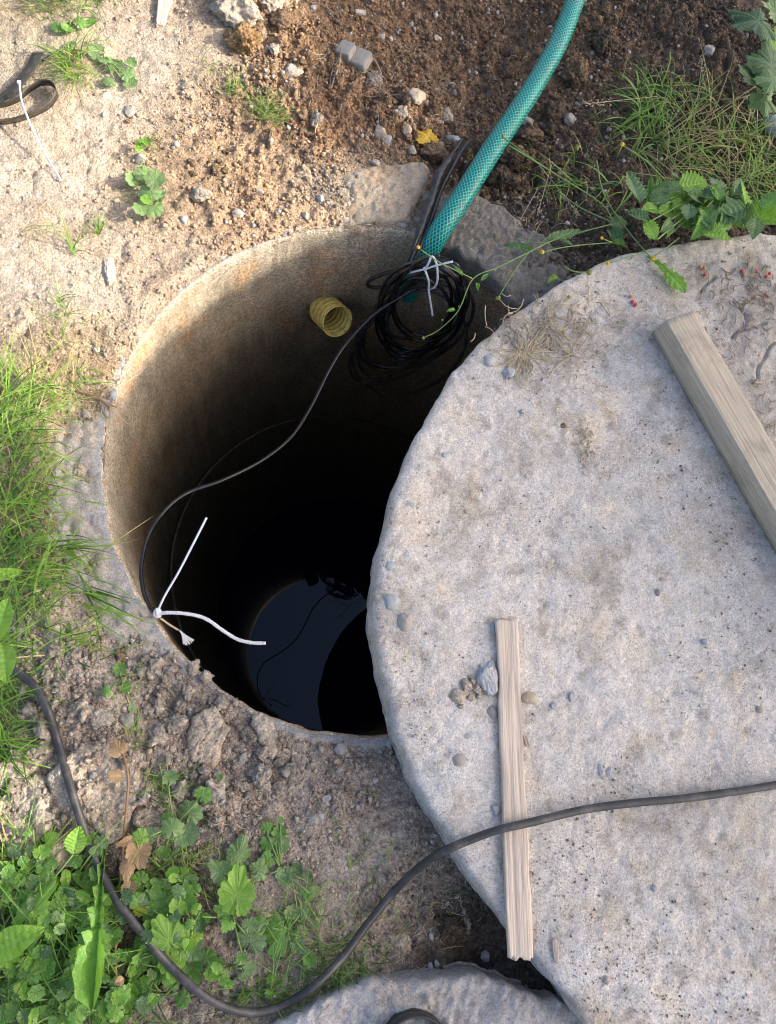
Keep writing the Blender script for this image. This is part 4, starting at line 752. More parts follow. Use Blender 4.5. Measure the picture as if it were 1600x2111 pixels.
def cyl(name, p0, p1, r, mt, rings, depth, seg=40, inner=True, ribf=None):
    """ribbed pipe from p0 to p1, open at p1, with wall thickness"""
    p0, p1 = np.array(p0), np.array(p1); L = np.linalg.norm(p1 - p0); n = int(rings * 16); s = np.linspace(0, L, n)
    pr = r - depth * np.exp(-(((s / L * rings) % 1 - .5) / .10)**2); path = p0 + (p1 - p0) * (s / L)[:, None]; th_ = .003
    path = np.vstack([path, path[::-1]]); pr = np.concatenate([pr, pr[::-1] - th_])
    ax = (p1 - p0) / L; u = np.cross(ax, [0, 0, 1]); u /= np.linalg.norm(u); w = np.cross(ax, u); a = np.linspace(0, 2 * pi, seg, endpoint=False)
    V = path[:, None] + pr[:, None, None] * (np.cos(a)[None, :, None] * u + np.sin(a)[None, :, None] * w)
    N = len(path); i = np.arange(N - 1)[:, None] * seg; j = np.arange(seg)[None]; j2 = (j + 1) % seg
    return mesh(name, V.reshape(-1, 3), np.stack([i + j, i + j2, i + seg + j2, i + seg + j], -1).reshape(-1, 4), mt)
yb, ye = Wl(652, 622, -.03), Wl(696, 663, .062)
addc('drain_pipe', cyl('drain_pipe', yb, ye, .0375, M['yellowp'], 7, .0022), label='yellow corrugated drain pipe stub poking out of the well wall', cat='pipe')
add('pipe_mortar', torus(tuple(yb + (ye - yb) * .34), .039, .0035, M['mortar'], 'pipe_mortar', nrm=tuple(ye - yb), wob=.0008), parent=well, label='dark mortar ring where the yellow pipe leaves the wall')
bp = Pz(860, 2180, .075)
addc('ribbed_pipe', cyl('ribbed_pipe', bp + [0.001, 0, -.08], bp, .050, M['ribpipe'], 5, .002), label='black ribbed pipe end on the concrete piece at the bottom edge', cat='pipe')

# ground cable
gc_px = [(22, 1378), (40, 1388), (72, 1415), (100, 1468), (120, 1530), (145, 1620), (170, 1700), (200, 1780), (245, 1862), (300, 1932), (352, 1992), (410, 2045), (470, 2078), (530, 2087), (590, 2070), (650, 2030), (705, 1975), (760, 1902), (815, 1835)]
cp = [G(a, b, .010) for a, b in gc_px]
for i, (lo, hi) in {5: (0, .02), 6: (0, .035), 7: (0, .03)}.items(): cp[i] = Pz(*gc_px[i], max(cp[i][2], .056))
cp[0], cp[1], cp[2], cp[3] = [G(*gc_px[i_], .028) for i_ in range(4)]; cp[4] = Pz(*gc_px[4], .052); cp[5] = Pz(*gc_px[5], .066); cp[6] = Pz(*gc_px[6], .066)
for i in range(8, 19): cp[i] = G(*gc_px[i], .040 if i < 13 else .022)
cp += [Pz(a, b, z) for a, b, z in ((870, 1783, .07), (915, 1755, .105), (960, 1735, HS + .011), (1020, 1713, HS + .018), (1060, 1703, HS + .021), (1100, 1694, HS + .018), (1200, 1670, HS + .011), (1300, 1656, HS + .010), (1400, 1647, HS + .010), (1500, 1634, HS + .010), (1600, 1618, HS + .010), (1750, 1590, HS + .010), (2000, 1540, HS + .010), (2250, 1560, HS + .012), (2600, 1500, .03), (3000, 1450, .012))]
cp = [cp[0] + [-.03, .03, -.03]] + cp
addc('power_cable', tube('power_cable', cp, .0060, M['rubberg'], seg=16, step=.006, prof=lambda s: 1 + .02 * np.sin(s * 47)), label='thick worn black rubber cable looping over earth, lath and concrete lid', cat='cable')

# thin cable hanging across the mouth of the well
tc = [(905, 572, -.06), (868, 590, -.07), (830, 610, -.08), (770, 650, -.10), (715, 708, -.12), (680, 762, -.13), (640, 842, -.14), (600, 902, -.14), (540, 950, -.13), (460, 990, -.11), (390, 1015, -.10)]
tp = [Pz(a, b, c) for a, b, c in tc] + [Pz(345, 1048, -.09), Pz(308, 1100, -.075), Pz(292, 1160, -.055), Pz(294, 1210, -.035), Pz(306, 1246, -.015), Pz(322, 1266, .004)]
addc('thin_cable', tube('thin_cable', tp, .0036, M['cable'], seg=12, step=.006), label='thin glossy black cable hanging across the open well from coil to rope knot', cat='cable')
# coil of cable: loops against the wall beside the hose
def ell(cx, cy, rx, ry, rot, t): x, y = rx * np.cos(t), ry * np.sin(t); return cx + x * cos(rot) - y * sin(rot), cy + x * sin(rot) + y * cos(rot)
def coil(n, cx, cy, rx, ry, rot, off, jit, seed, r0=0):
    g = np.random.default_rng(seed); P_ = []; c = [cx, cy, rx, ry]
    for k in range(n):
        tgt = [cx + g.normal() * jit, cy + g.normal() * jit, rx + g.normal() * jit * 1.2, ry + g.normal() * jit]
        for j in range(16):
            f = j / 16; q_ = [c[i] * (1 - f) + tgt[i] * f for i in range(4)]; t = 2 * pi * f - pi / 2 + r0
            x, y = ell(*q_, rot, t); P_.append(Wl(x, y, off + .004 * k / 2 + .006 * sin(t + seed)))
        c = tgt
    return P_
ch = empty('cable_coil', Wl(880, 640, .08), label='coil of glossy black cable tied up below the hose inside the rim', cat='cable coil')
def addp(nm, me, par, **kw): o = add(nm, me, parent=par, **kw); o.location = -par.location; return o
addp('cable_loops', tube('cable_loops', coil(8, 876, 636, 74, 88, radians(32), .080, 12, 4), .0034, M['cable'], seg=8, step=.009), ch)
co2 = empty('cable_coil', Wl(800, 690, .06), label='loose dusty black cable loops hanging behind the tied coil', cat='cable coil')
addp('cable_loops', tube('cable_loops', coil(6, 850, 668, 88, 114, radians(50), .060, 17, 9), .0042, M['cabled'], seg=8, step=.009), co2)
lp = [Wl(890, 552, .05), Wl(840, 556, .045), Wl(795, 563, .04), Wl(762, 578, .035), Wl(760, 590, .03), Wl(785, 592, .03), Wl(812, 582, .04), Wl(850, 565, .05)]
addc('cable_loop', tube('cable_loop', lp, .0042, M['cabled'], seg=8, step=.006), label='small flat loop of dusty cable left of the hose end at the wall', cat='cable')
# taped cable beside the hose
tk = [(955, 285, .012), (935, 315, .02), (915, 345, .03), (903, 365, .034), (893, 400, .034), (882, 430, .034), (868, 470, .03), (850, 515, .015), (832, 560, -.02), (815, 605, -.07), (800, 650, -.13), (806, 690, -.18), (850, 700, -.2)]
tkp = [Pz(a, b, c) for a, b, c in tk]
bc = empty('taped_cable', tkp[3], label='black cable with lumpy tape wrapping lying along the left of the hose', cat='cable')
addp('cable_core', tube('cable_core', tkp, .0038, M['cable'], seg=10, step=.006), bc)
addp('tape_wrap', tube('tape_wrap', tkp[1:8], [.004, .0075, .0085, .0095, .0075, .0085, .0075, .0065, .0045], M['tape'], seg=14, step=.004, prof=lambda s: 1 + .08 * np.sin(s * 260) + .10 * np.sin(s * 95)), bc)
t2 = [Pz(a, b, c) for a, b, c in ((968, 290, .01), (950, 315, .018), (925, 360, .024), (908, 395, .026), (893, 440, .028), (878, 480, .024), (862, 520, .01), (845, 560, -.02))]
addc('thin_cable', tube('thin_cable', t2, .0045, M['tape'], seg=10, step=.006), label='second black cable squeezed between taped cable and hose', cat='cable')

# cable ties
def strip(name, pts, w, th_, mt, side=None, step=.004, widths=None):
    p = spline(pts, step); t = np.gradient(p, axis=0); t /= np.linalg.norm(t, axis=1)[:, None]
    s = np.linspace(0, 1, len(p)); ww = np.full(len(p), w) if widths is None else np.interp(s, np.linspace(0, 1, len(widths)), widths)
    sd = np.array([0, 0, 1.0]) if side is None else (np.array(side, float) if np.ndim(side) == 1 else np.stack([np.interp(s, np.linspace(0, 1, len(side)), np.array(side)[:, i]) for i in range(3)], 1))
    b = np.cross(t, np.cross(sd, t)); b /= np.linalg.norm(b, axis=1)[:, None] + 1e-9; n = np.cross(t, b)
    c = [p + b * ww[:, None] / 2 * sx + n * th_ / 2 * sy for sx, sy in ((1, 1), (-1, 1), (-1, -1), (1, -1))]
    V = np.stack(c, 1).reshape(-1, 3); N = len(p); i = np.arange(N - 1)[:, None] * 4; j = np.arange(4)[None]; j2 = (j + 1) % 4
    F = np.stack([i + j, i + j2, i + 4 + j2, i + 4 + j], -1).reshape(-1, 4); F = np.vstack([F, [[0, 3, 2, 1]], [[4 * N - 4, 4 * N - 3, 4 * N - 2, 4 * N - 1]]])
    return mesh(name, V, F, mt, smooth=False)
def headbox(name, c, s, mt, rz=0):
    me = box_mesh(name, *s, mt); return me
def tie(label, pts, w, head, side, hs=(.0062, .0062, .005), extra=None):
    e = empty('cable_tie', head, label=label, cat='cable tie'); addp('tie_strap', strip('tie_strap', pts, w, .0012, M['white'], side), e)
    h = add('tie_head', box_mesh('tie_head', *hs, M['white']), parent=e)
    if extra is not None: addp('tie_strap', strip('tie_strap', extra, w, .0012, M['white'], side), e)
    return e
K = Pz(326, 1258, .006)
tie('white cable tie standing up from the rope knot over the dark well', [K, Pz(340, 1228, .015), Pz(368, 1180, .03), Pz(395, 1128, .045), Pz(426, 1067, .06)], .0034, K, [.9, .3, .0])
tie('white cable tie round the black strap on pale clay, tail bent down', [G(40, 172, .035), G(44, 205, .038), G(56, 240, .034), G(76, 285, .026), G(98, 325, .014), G(118, 358, .008), G(126, 373, .003)], .0036, G(40, 172, .035), [1, .35, 0])
kh = Wl(876, 556, .115)
tie('white cable tie holding the glossy cable coil at the hose', [kh, Wl(884, 580, .12), Wl(884, 598, .12), Wl(888, 625, .125), Wl(892, 652, .13)], .0040, kh, [1, 0, .2],
    extra=[kh, Wl(884, 542, .12), Wl(891, 528, .115), Wl(900, 545, .12), Wl(902, 575, .12), Wl(896, 592, .115), Wl(884, 598, .115)])
t3 = [Wl(845, 562, .10), Wl(875, 555, .118), Wl(905, 546, .125), Wl(934, 539, .12)]
addc('cable_tie', strip('cable_tie', t3, .0034, .0012, M['white'], [0, 1, .4]), label='second white cable tie lying across the top of the coil', cat='cable tie')
# rope
def rope(name, pts, r, mt): return tube(name, pts, r, mt, seg=10, step=.0015, prof=lambda s: 1 + .10 * np.sin(s * 1100) + .06 * np.sin(s * 391))
re_ = empty('white_rope', Pz(326, 1266, .004), label='white rope knotted at the left rim with one stiff end over the water', cat='rope')
rpts = [Pz(*a) for a in ((322, 1268, .004), (345, 1263, .010), (390, 1266, .012), (425, 1276, .010), (460, 1300, .0), (490, 1318, -.01), (520, 1325, -.014), (548, 1326, -.016))]
addp('rope_end', rope('rope_end', rpts, .0030, M['rope']), re_)
kn = []
for k in range(34):
    a = k * .9; kn.append(Pz(325, 1264, .004) + np.array([.0052 * cos(a) * cos(k * .23), .0062 * sin(a), .0052 * cos(a) * sin(k * .23)]))
addp('knot', rope('knot', kn, .0024, M['rope']), re_)
addp('rope_tail', rope('rope_tail', [Pz(330, 1274, .0), Pz(350, 1288, -.012), Pz(368, 1299, -.02)], .0018, M['straw']), re_)
fr = []
for k in range(12):
    p0 = Pz(370, 1299, -.02); p1 = Pz(376 + 1.2 * k / 2 + random.uniform(-2, 2), 1310, -.024); p2 = Pz(378 + k * 2.0, 1330 - k * .8 + random.uniform(-4, 4), -.03)
    q_ = tube('f', [p0, p1, p2], .0009, None, seg=5, step=.006); a = np.empty(len(q_.vertices) * 3); q_.vertices.foreach_get('co', a); f_ = np.empty(len(q_.polygons) * 3, int); q_.polygons.foreach_get('vertices', f_); fr.append((a.reshape(-1, 3), f_.reshape(-1, 3)))
V_, F_ = join(fr); addp('frayed_tip', mesh('frayed_tip', V_, F_, M['rope']), re_)

# strap at top left
se = empty('black_strap', G(70, 190), label='black plastic strap lying in loops on the clay at the left edge', cat='strap')
addp('strap_band', strip('strap_band', [G(78, 108, .012), G(66, 135, .014), G(45, 165, .02), G(20, 190, .014), G(-10, 206, .012), G(-60, 215, .01)], .026, .0015, M['strap'], [.75, -.5, .35]), se)
addp('strap_band', strip('strap_band', [G(-60, 222, .014), G(0, 216, .014), G(34, 205, .014), G(62, 183, .016), G(85, 171, .018), G(106, 173, .018), G(117, 190, .018), G(108, 210, .016), G(88, 226, .014), G(50, 242, .014), G(15, 250, .014), G(-50, 254, .012)], .024, .0015, M['strap'], [.12, -.42, 1]), se)
addc('black_string', tube('black_string', [G(86, 126, .006), G(100, 118, .008), G(118, 108, .006), G(136, 97, .006)], .0024, M['strap'], seg=8), label='short black cord end between strap and upper left grass', cat='string')

# ------------------------------------------------------------------ timber
def timber(name, top, zb, zt, mt, label, cat, jag=0.0, sub=60, end_jag=(0, 0), seed=0):
    """top: 4 photo pixels of the top face (a,b near end; c,d far end); a-d one long side, b-c the other"""
    A, B_, Cc, D_ = [Pz(x, y, zt) for x, y in top]; org = (A + B_) / 2; ax = ((Cc + D_) / 2 - org); L = np.linalg.norm(ax); ax /= L; sx = np.cross(ax, [0, 0, 1.0]); w0 = np.linalg.norm(A - B_); w1 = np.linalg.norm(Cc - D_)
    n, m_ = sub, 14; s = np.linspace(0, 1, n); r = np.random.default_rng(seed)
    per = []                                                        # cross-section loop
    for t in np.linspace(-1, 1, m_): per.append((t, 1))
    for t in np.linspace(1, -1, 5)[1:]: per.append((1, t))
    for t in np.linspace(1, -1, 5)[1:]: per.append((t, -1))
    for t in np.linspace(-1, 1, 5)[1:-1]: per.append((-1, t))
    per = np.array(per, float); k = len(per); hz = zt - zb
    V = []
    for si in s:
        w = (w0 + (w1 - w0) * si) / 2; q_ = per.copy(); x = q_[:, 0] * w; z = q_[:, 1] * hz / 2
        cr = (np.abs(q_[:, 0]) > .95) & (np.abs(q_[:, 1]) > .95); x = x * np.where(cr, .97, 1)
        fx = .0006 * fbm2(q_[:, 0] * 9 + 3, np.full(k, si * L * 6), 1, 2, seed) ; z = z + np.where(q_[:, 1] > .9, fx * 2, 0)
        y = np.full(k, si * L)
        if si == 0: y = y - end_jag[0] * np.abs(vn2(q_[:, 0] * 4.5 + seed, q_[:, 1] * 2 + 5, seed))
        if si == 1: y = y + end_jag[1] * np.abs(vn2(q_[:, 0] * 4.5 + seed, q_[:, 1] * 2 + 9, seed + 1))
        x = x + jag * fbm2(np.full(k, si * L), q_[:, 0] * 0 + np.sign(q_[:, 0]), 22, 3, seed + 3)
        V.append(np.stack([x, y, z], 1))
    V = np.array(V); i = np.arange(n - 1)[:, None] * k; j = np.arange(k)[None]; j2 = (j + 1) % k
    F = np.stack([i + j, i + j2, i + k + j2, i + k + j], -1).reshape(-1, 4); V = V.reshape(-1, 3)
    c0, c1 = len(V), len(V) + 1; V = np.vstack([V, [[0, 0, 0]], [[0, L, 0]]]); jj = np.arange(k)
    T = np.vstack([F[:, [0, 1, 2]], F[:, [0, 2, 3]], np.stack([np.full(k, c0), (jj + 1) % k, jj], 1), np.stack([np.full(k, c1), (n - 1) * k + jj, (n - 1) * k + (jj + 1) % k], 1)])
    o = add(name, mesh(name, V, T, mt, smooth=False), label=label, cat=cat)
    Rm = mathutils.Matrix([[sx[0], ax[0], 0], [sx[1], ax[1], 0], [sx[2], ax[2], 1]]).to_4x4(); Rm.translation = mathutils.Vector(org - [0, 0, hz / 2]); o.matrix_world = Rm
    return o
beam = timber('wooden_beam', [(1372, 662), (1432, 641), (1868, 1383), (1787, 1380)], HS + .002, HS + .052, M['woodb'], 'weathered square wooden beam lying on the right side of the lid', 'beam', jag=.001, end_jag=(.004, 0), seed=3)
kt = Pz(1440, 705, HS + .0525)
timber('wooden_lath', [(1027, 1266), (1064, 1292), (1097, 1988), (1052, 1958)], HS + .003, HS + .0115, M['woodl'], 'thin pale split wooden lath lying on the lid under the cable', 'lath', jag=.0022, end_jag=(.006, .006), sub=120, seed=5)
timber('wood_splinter', [(1140, 1938), (1151, 1940), (1152, 1982), (1144, 1984)], HS + .001, HS + .006, M['woodl'], 'short wood splinter on the lid right of the lath end', 'splinter', jag=.001, end_jag=(.004, .004), sub=16, seed=6)
timber('wood_splinter', [(332, -70), (372, -60), (337, 46), (323, 52)], .004, .016, M['woodl'], 'pointed pale board end on the clay at the top left edge', 'board', jag=.001, end_jag=(.0, .006), sub=30, seed=8)
timber('wood_chip', [(733, 19), (754, 20), (754, 27), (734, 26)], .012, .018, M['woodl'], 'tiny pale wood chip in the soil at the top', 'wood chip', jag=.0005, sub=10, seed=9)
timber('wood_splinter', [(1079, 1518), (1085, 1516), (1093, 1538), (1086, 1540)], HS + .001, HS + .004, M['woodl'], 'tiny whitish splinter beside the right edge of the lath middle', 'splinter', jag=.0005, sub=10, seed=10)

# ------------------------------------------------------------------ leaves and plants
def leaf(kind, L, W, seed=0, fold=.15, droop=.15):
    """a leaf mesh in its own frame: stalk at the origin, tip along +Y; returns V, quads, vein"""
    r = np.random.default_rng(seed)
    if kind in ('round', 'lobed', 'geum'):
        nt_, nr = (73, 7) if kind == 'round' else (133, 8); th = np.linspace(-pi + .12, pi - .12, nt_); k = 9 if kind == 'round' else 5
        if kind == 'round': rad = .5 * (1 - .14 * np.abs(np.sin(th * 4.2 + .2))**3) * np.interp(np.abs(th), [0, 2.4, 3.0], [1, .98, .8])
        elif kind == 'geum': rad = (.38 + .16 * np.exp(-(th / .55)**2) + .07 * np.exp(-((np.abs(th) - 1.35) / .42)**2) - .02 * np.exp(-((np.abs(th) - .66) / .12)**2) * 3) * (.93 + .14 * np.abs(np.cos(th * 7.5 + .3 * seed))**.8) * np.interp(np.abs(th), [0, 2.2, 3.0], [1, 1, .7])
        else:
            rad = .30 + .24 * np.exp(-(th / .42)**2) + .22 * np.exp(-((np.abs(th) - 1.15) / .38)**2) + .12 * np.exp(-((np.abs(th) - 2.2) / .36)**2); rad = rad * (1 + .07 * np.sign(np.sin(th * 23)) * np.abs(np.sin(th * 23))**.7)
        f = np.linspace(.02, 1, nr)[:, None]; x = rad * f * np.sin(th) ; y = rad * f * np.cos(th) + (.36 if kind == 'lobed' else .42)
        vk = 7 if kind == 'round' else (9 if kind == 'geum' else 5); va = np.linspace(-2.3, 2.3, vk); dv = np.abs(th[:, None] - va).min(1); ve = np.exp(-(dv[None] * f / .022)**2) * (1 - .35 * f)
        z = .16 * f**2 * (1 + .8 * np.cos(2 * th + seed)) * (.4 if seed % 2 else -.5) + .014 * f * np.cos(dv * 9) + .03 * f**2 * r.normal() * np.sin(th)
        V = np.stack([x * W, y * L, z * L], -1).reshape(-1, 3); I = np.arange(nr - 1)[:, None] * nt_ + np.arange(nt_ - 1)[None]
        return V, np.stack([I, I + 1, I + nt_ + 1, I + nt_], -1).reshape(-1, 4), ve.ravel()
    n, m_ = 81, 9; t = np.linspace(0, 1, n)
    if kind == 'ovate': w = np.sin(pi * t**.75)**.85 * (1 - .35 * t); w = w / w.max() * (.86 + .26 * (1 - ((t * 8) % 1)) * (t > .08) * (t < .97))
    elif kind == 'lance': w = np.sin(pi * t**.9)**.8; w = w * (1 + .05 * (1 - (t * 12) % 1))
    elif kind == 'smooth': w = np.sin(pi * t**.85)**.75
    elif kind == 'dandelion': w = np.interp(t, [0, .1, .3, .5, .75, .9, 1], [.12, .18, .35, .6, 1, .75, 0]) * np.where(t < .62, .45 + .75 * (1 - (t * 7.5) % 1), 1)
    elif kind == 'geum': w = np.interp(t, [0, .1, .25, .5, .75, .92, 1], [.1, .3, .65, .95, 1, .75, .1]) * (1 + .16 * np.sin(t * 21)); 
    u = np.linspace(-1, 1, m_); x = w[:, None] * u * .5; y = np.broadcast_to(t[:, None], x.shape) + .10 * (np.abs(u) * w[:, None]) * (kind in ('ovate', 'geum')) * .6
    sv = (t[:, None] * 8 - np.abs(u) * 1.2) % 1; ve = np.maximum(np.exp(-(u / .12)**2)[None] + 0 * sv, .6 * np.exp(-((sv - .5) / .13)**2) * (kind != 'lance'))
    z = fold * np.abs(x) * 1.2 - droop * (y - .35)**2 + .012 * np.cos(sv * 2 * pi) * (np.abs(u) > .1) + .03 * np.sin(t * 7 + seed)[:, None] * np.abs(u)
    V = np.stack([x * W, y * L, z * L], -1).reshape(-1, 3); I = np.arange(n - 1)[:, None] * m_ + np.arange(m_ - 1)[None]
    return V, np.stack([I, I + 1, I + m_ + 1, I + m_], -1).reshape(-1, 4), ve.ravel()
_ls = [0]
def put_leaf(parent, kind, px, py, lpx, wpx, ang, mt, h=.02, tilt=12, roll=None, on='g', label=None, name='leaf'):
    """leaf centred on a photo pixel; ang = direction of its tip in the picture (0 right, 90 up)"""
    _ls[0] += 1; s = pxm(px, py, h); L, W = lpx * s * 1.06, wpx * s * 1.12
    V, F, ve = leaf(kind, L, W, _ls[0], fold=random.uniform(.05, .35), droop=random.uniform(.05, .35)); V[:, 1] -= L * .5
    p = (LID if on == 's' else G)(px, py, h)
    o = add(name, mesh('leaf', V, F, M[mt], vein=ve), parent=parent, label=label)
    rl = random.uniform(-14, 14) if roll is None else roll
    q_ = mathutils.Euler((radians(tilt + random.uniform(-8, 8)), radians(rl), 0)).to_matrix(); o.rotation_euler = (mathutils.Matrix.Rotation(radians(ang - 90), 3, 'Z') @ q_).to_euler()
    o.location = mathutils.Vector(p) - (parent.location if parent is not None else mathutils.Vector((0, 0, 0)))
    return o, p
def stems(name, parent, lines, r, mt):
    ps = []
    for l in lines:
        q_ = tube('s', l, r, None, seg=6, step=.008); a = np.empty(len(q_.vertices) * 3); q_.vertices.foreach_get('co', a); f_ = np.empty(len(q_.polygons) * 3, int); q_.polygons.foreach_get('vertices', f_); ps.append((a.reshape(-1, 3), f_.reshape(-1, 3)))
    V, F = join(ps); me = mesh(name, V, F, mt); o = add(name, me, parent=parent)
    if parent is not None: o.location = -parent.location
    return o
def plant(name, label, cat, base, leaves, mt_stem='stem', group=None, sr=.0012, root_h=.0):
    """leaves: (kind, px, py, len, wid, angle, mat[, h])"""
    b = G(*base, root_h); e = empty(name, b, label=label, cat=cat, group=group); ln = []
    for lf in leaves:
        k, px, py, l, w, a, mt = lf[:7]; h = lf[7] if len(lf) > 7 else random.uniform(.015, .035)
        o, p = put_leaf(e, k, px, py, l, w, a, mt, h)
        s = pxm(px, py); d = np.array([cos(radians(a)), sin(radians(a)), 0]) * l * s * .5; q_ = p - d
        ln.append([b, (b + q_) / 2 + [0, 0, .008], q_])
    if mt_stem: stems('stalk', e, ln, sr, M[mt_stem])
    return e
plant('ground_ivy', 'round leaved green plant alone on the sunny clay above the well', 'plant', (305, 395), [
 ('round', 273, 368, 30, 32, 160, 'paleg'), ('round', 297, 356, 34, 34, 95, 'paleg'), ('round', 322, 370, 40, 36, 30, 'paleg'), ('round', 308, 398, 44, 42, 260, 'paleg', .03), ('round', 290, 432, 30, 30, 230, 'paleg'),
 ('round', 318, 430, 36, 34, 300, 'paleg'), ('round', 300, 412, 22, 22, 200, 'bright', .035), ('round', 330, 400, 26, 26, 10, 'paleg')])
plant('ground_ivy', 'tiny bright sprout above the round leaved plant on clay', 'plant', (292, 305), [('round', 293, 296, 22, 20, 80, 'bright'), ('round', 284, 305, 14, 14, 180, 'bright'), ('round', 303, 290, 16, 14, 60, 'bright')])
plant('ground_ivy', 'creeping pale green leaves below the upper left grass tuft', 'plant', (215, 125), [('round', 145, 93, 20, 20, 120, 'paleg', .01), ('round', 197, 106, 26, 30, 160, 'paleg', .01), ('round', 216, 122, 22, 24, 270, 'paleg', .01), ('round', 238, 136, 26, 28, 310, 'paleg', .01),
 ('round', 263, 150, 30, 28, 40, 'paleg', .012), ('round', 270, 174, 26, 24, 290, 'paleg', .01), ('round', 225, 168, 22, 22, 230, 'paleg', .01), ('round', 272, 128, 18, 18, 60, 'paleg', .01)])
plant('ground_ivy', 'small leaves hidden inside the upper left grass tuft', 'plant', (150, 50), [('round', 118, 54, 22, 24, 200, 'green', .012), ('round', 140, 60, 20, 22, 250, 'green', .012), ('round', 165, 44, 22, 20, 60, 'green', .012), ('round', 190, 48, 24, 22, 10, 'green', .012)])
# lower left small scalloped leaves, in seven creeping plants
L3 = [[(30, 1993, 46), (73, 1981, 40), (60, 2010, 34), (100, 1996, 34)], [(40, 2062, 36), (95, 2027, 30), (20, 2035, 30), (90, 2075, 34), (15, 2090, 34), (60, 2100, 30)], [(127, 2048, 36), (162, 2080, 40), (150, 2016, 34), (120, 2020, 26), (140, 2100, 28)],
      [(135, 1888, 38), (165, 1864, 40), (132, 1848, 32), (155, 1817, 36), (158, 1890, 26), (64, 1827, 34)], [(17, 1797, 34), (40, 1855, 34), (5, 1842, 28), (20, 1820, 30), (45, 1812, 26)], [(226, 1871, 30), (215, 1890, 26), (160, 1965, 28), (130, 1990, 26), (175, 1985, 26)],
      [(216, 2075, 30), (250, 2056, 30), (270, 2044, 28), (236, 2088, 30), (262, 2080, 26), (205, 2100, 28), (290, 2060, 22), (235, 2050, 20), (190, 2060, 24)]]
LBL = ['scalloped green leaves left of the long toothed leaf tip', 'darker scalloped leaves in the very bottom left corner', 'scalloped leaves below the long toothed leaf', 'scalloped leaves left of the black cable above the long toothed leaf',
       'scalloped leaves at the left edge just under the clay clods', 'scalloped leaves touching the black cable and the long leaf', 'light scalloped leaves at the bottom right of the long toothed leaf']
for ls, lb in zip(L3, LBL):
    cx, cy = np.mean([l[0] for l in ls]), np.mean([l[1] for l in ls])
    ex = [(random.gauss(cx, 45), random.gauss(cy, 35), random.uniform(16, 30)) for _ in range(10)]
    plant('ground_ivy', lb, 'plant', (cx, cy), [('round', x, y, s, s * 1.06, random.uniform(0, 360), random.choice(['green', 'green', 'bright', 'bladed' if False else 'green']), random.uniform(.015, .045)) for x, y, s in ls + ex])
plant('ground_ivy', 'dusty scalloped leaves right of the largest clay clod', 'plant', (360, 1700), [('round', 353, 1706, 42, 40, 100, 'paleg'), ('round', 387, 1724, 42, 44, 300, 'dusty'), ('round', 393, 1672, 44, 46, 60, 'dusty'), ('round', 351, 1601, 30, 26, 80, 'paleg'), ('round', 420, 1638, 32, 34, 50, 'green'),
 ('round', 310, 1720, 24, 26, 150, 'dusty'), ('round', 288, 1730, 30, 34, 190, 'bright'), ('round', 337, 1758, 22, 24, 250, 'green'), ('round', 345, 1690, 26, 26, 0, 'green'), ('round', 455, 1602, 12, 12, 20, 'green')])
plant('ground_ivy', 'pair of tiny scalloped leaves right of the brown withered leaves', 'plant', (300, 1820), [('round', 288, 1812, 28, 28, 120, 'green'), ('round', 309, 1827, 26, 28, 320, 'dusty'), ('round', 262, 1860, 20, 22, 200, 'dusty'), ('round', 283, 1835, 20, 20, 230, 'green')])
plant('ground_ivy', 'row of small dusty leaves climbing up mid bottom earth', 'plant', (580, 1790), [('round', 550, 1706, 24, 24, 90, 'green', .012), ('round', 577, 1716, 28, 26, 40, 'green', .012), ('round', 550, 1740, 28, 26, 260, 'green', .012), ('round', 582, 1745, 30, 28, 300, 'paleg', .012), ('round', 550, 1773, 28, 28, 200, 'green', .012),
 ('round', 589, 1807, 36, 34, 270, 'dusty', .012), ('round', 534, 1797, 32, 30, 160, 'paleg', .012), ('round', 614, 1792, 24, 26, 30, 'dusty', .012), ('round', 646, 1838, 24, 22, 40, 'paleg', .012), ('round', 637, 1808, 20, 22, 20, 'dusty', .012), ('round', 633, 1850, 16, 16, 240, 'green', .012), ('round', 578, 1690, 14, 14, 90, 'green', .012)])
plant('geum', 'bright lobed leaves left of the cable bend with sunlit yellow green leaf', 'plant', (380, 1900), [('geum', 331, 1868, 74, 68, 130, 'green'), ('geum', 385, 1854, 58, 44, 80, 'green'), ('geum', 345, 1935, 84, 62, 120, 'bright', .05), ('geum', 355, 1985, 60, 46, 280, 'bright'), ('geum', 391, 1940, 48, 34, 80, 'yellowg'), ('geum', 400, 1960, 40, 36, 320, 'paleg'),
 ('geum', 290, 1870, 40, 30, 160, 'yellowg'), ('geum', 395, 2000, 52, 44, 300, 'green', .012), ('geum', 430, 1975, 60, 26, 340, 'green', .01), ('geum', 300, 1965, 50, 34, 200, 'green', .012), ('geum', 330, 2005, 50, 30, 240, 'green', .01)])
plant('geum', 'lobed leaves standing above the cable bend middle bottom', 'plant', (480, 1890), [('geum', 489, 1838, 96, 66, 85, 'bright', .04), ('geum', 493, 1760, 68, 44, 75, 'dusty'), ('geum', 455, 1796, 56, 40, 140, 'dusty'), ('geum', 533, 1790, 40, 34, 70, 'dusty'), ('geum', 463, 1880, 44, 30, 150, 'green'), ('geum', 520, 1935, 62, 54, 60, 'dusty', .012), ('geum', 515, 1905, 30, 28, 50, 'paleg'),
 ('geum', 470, 1905, 30, 30, 230, 'green'), ('round', 411, 1885, 16, 16, 10, 'green')])
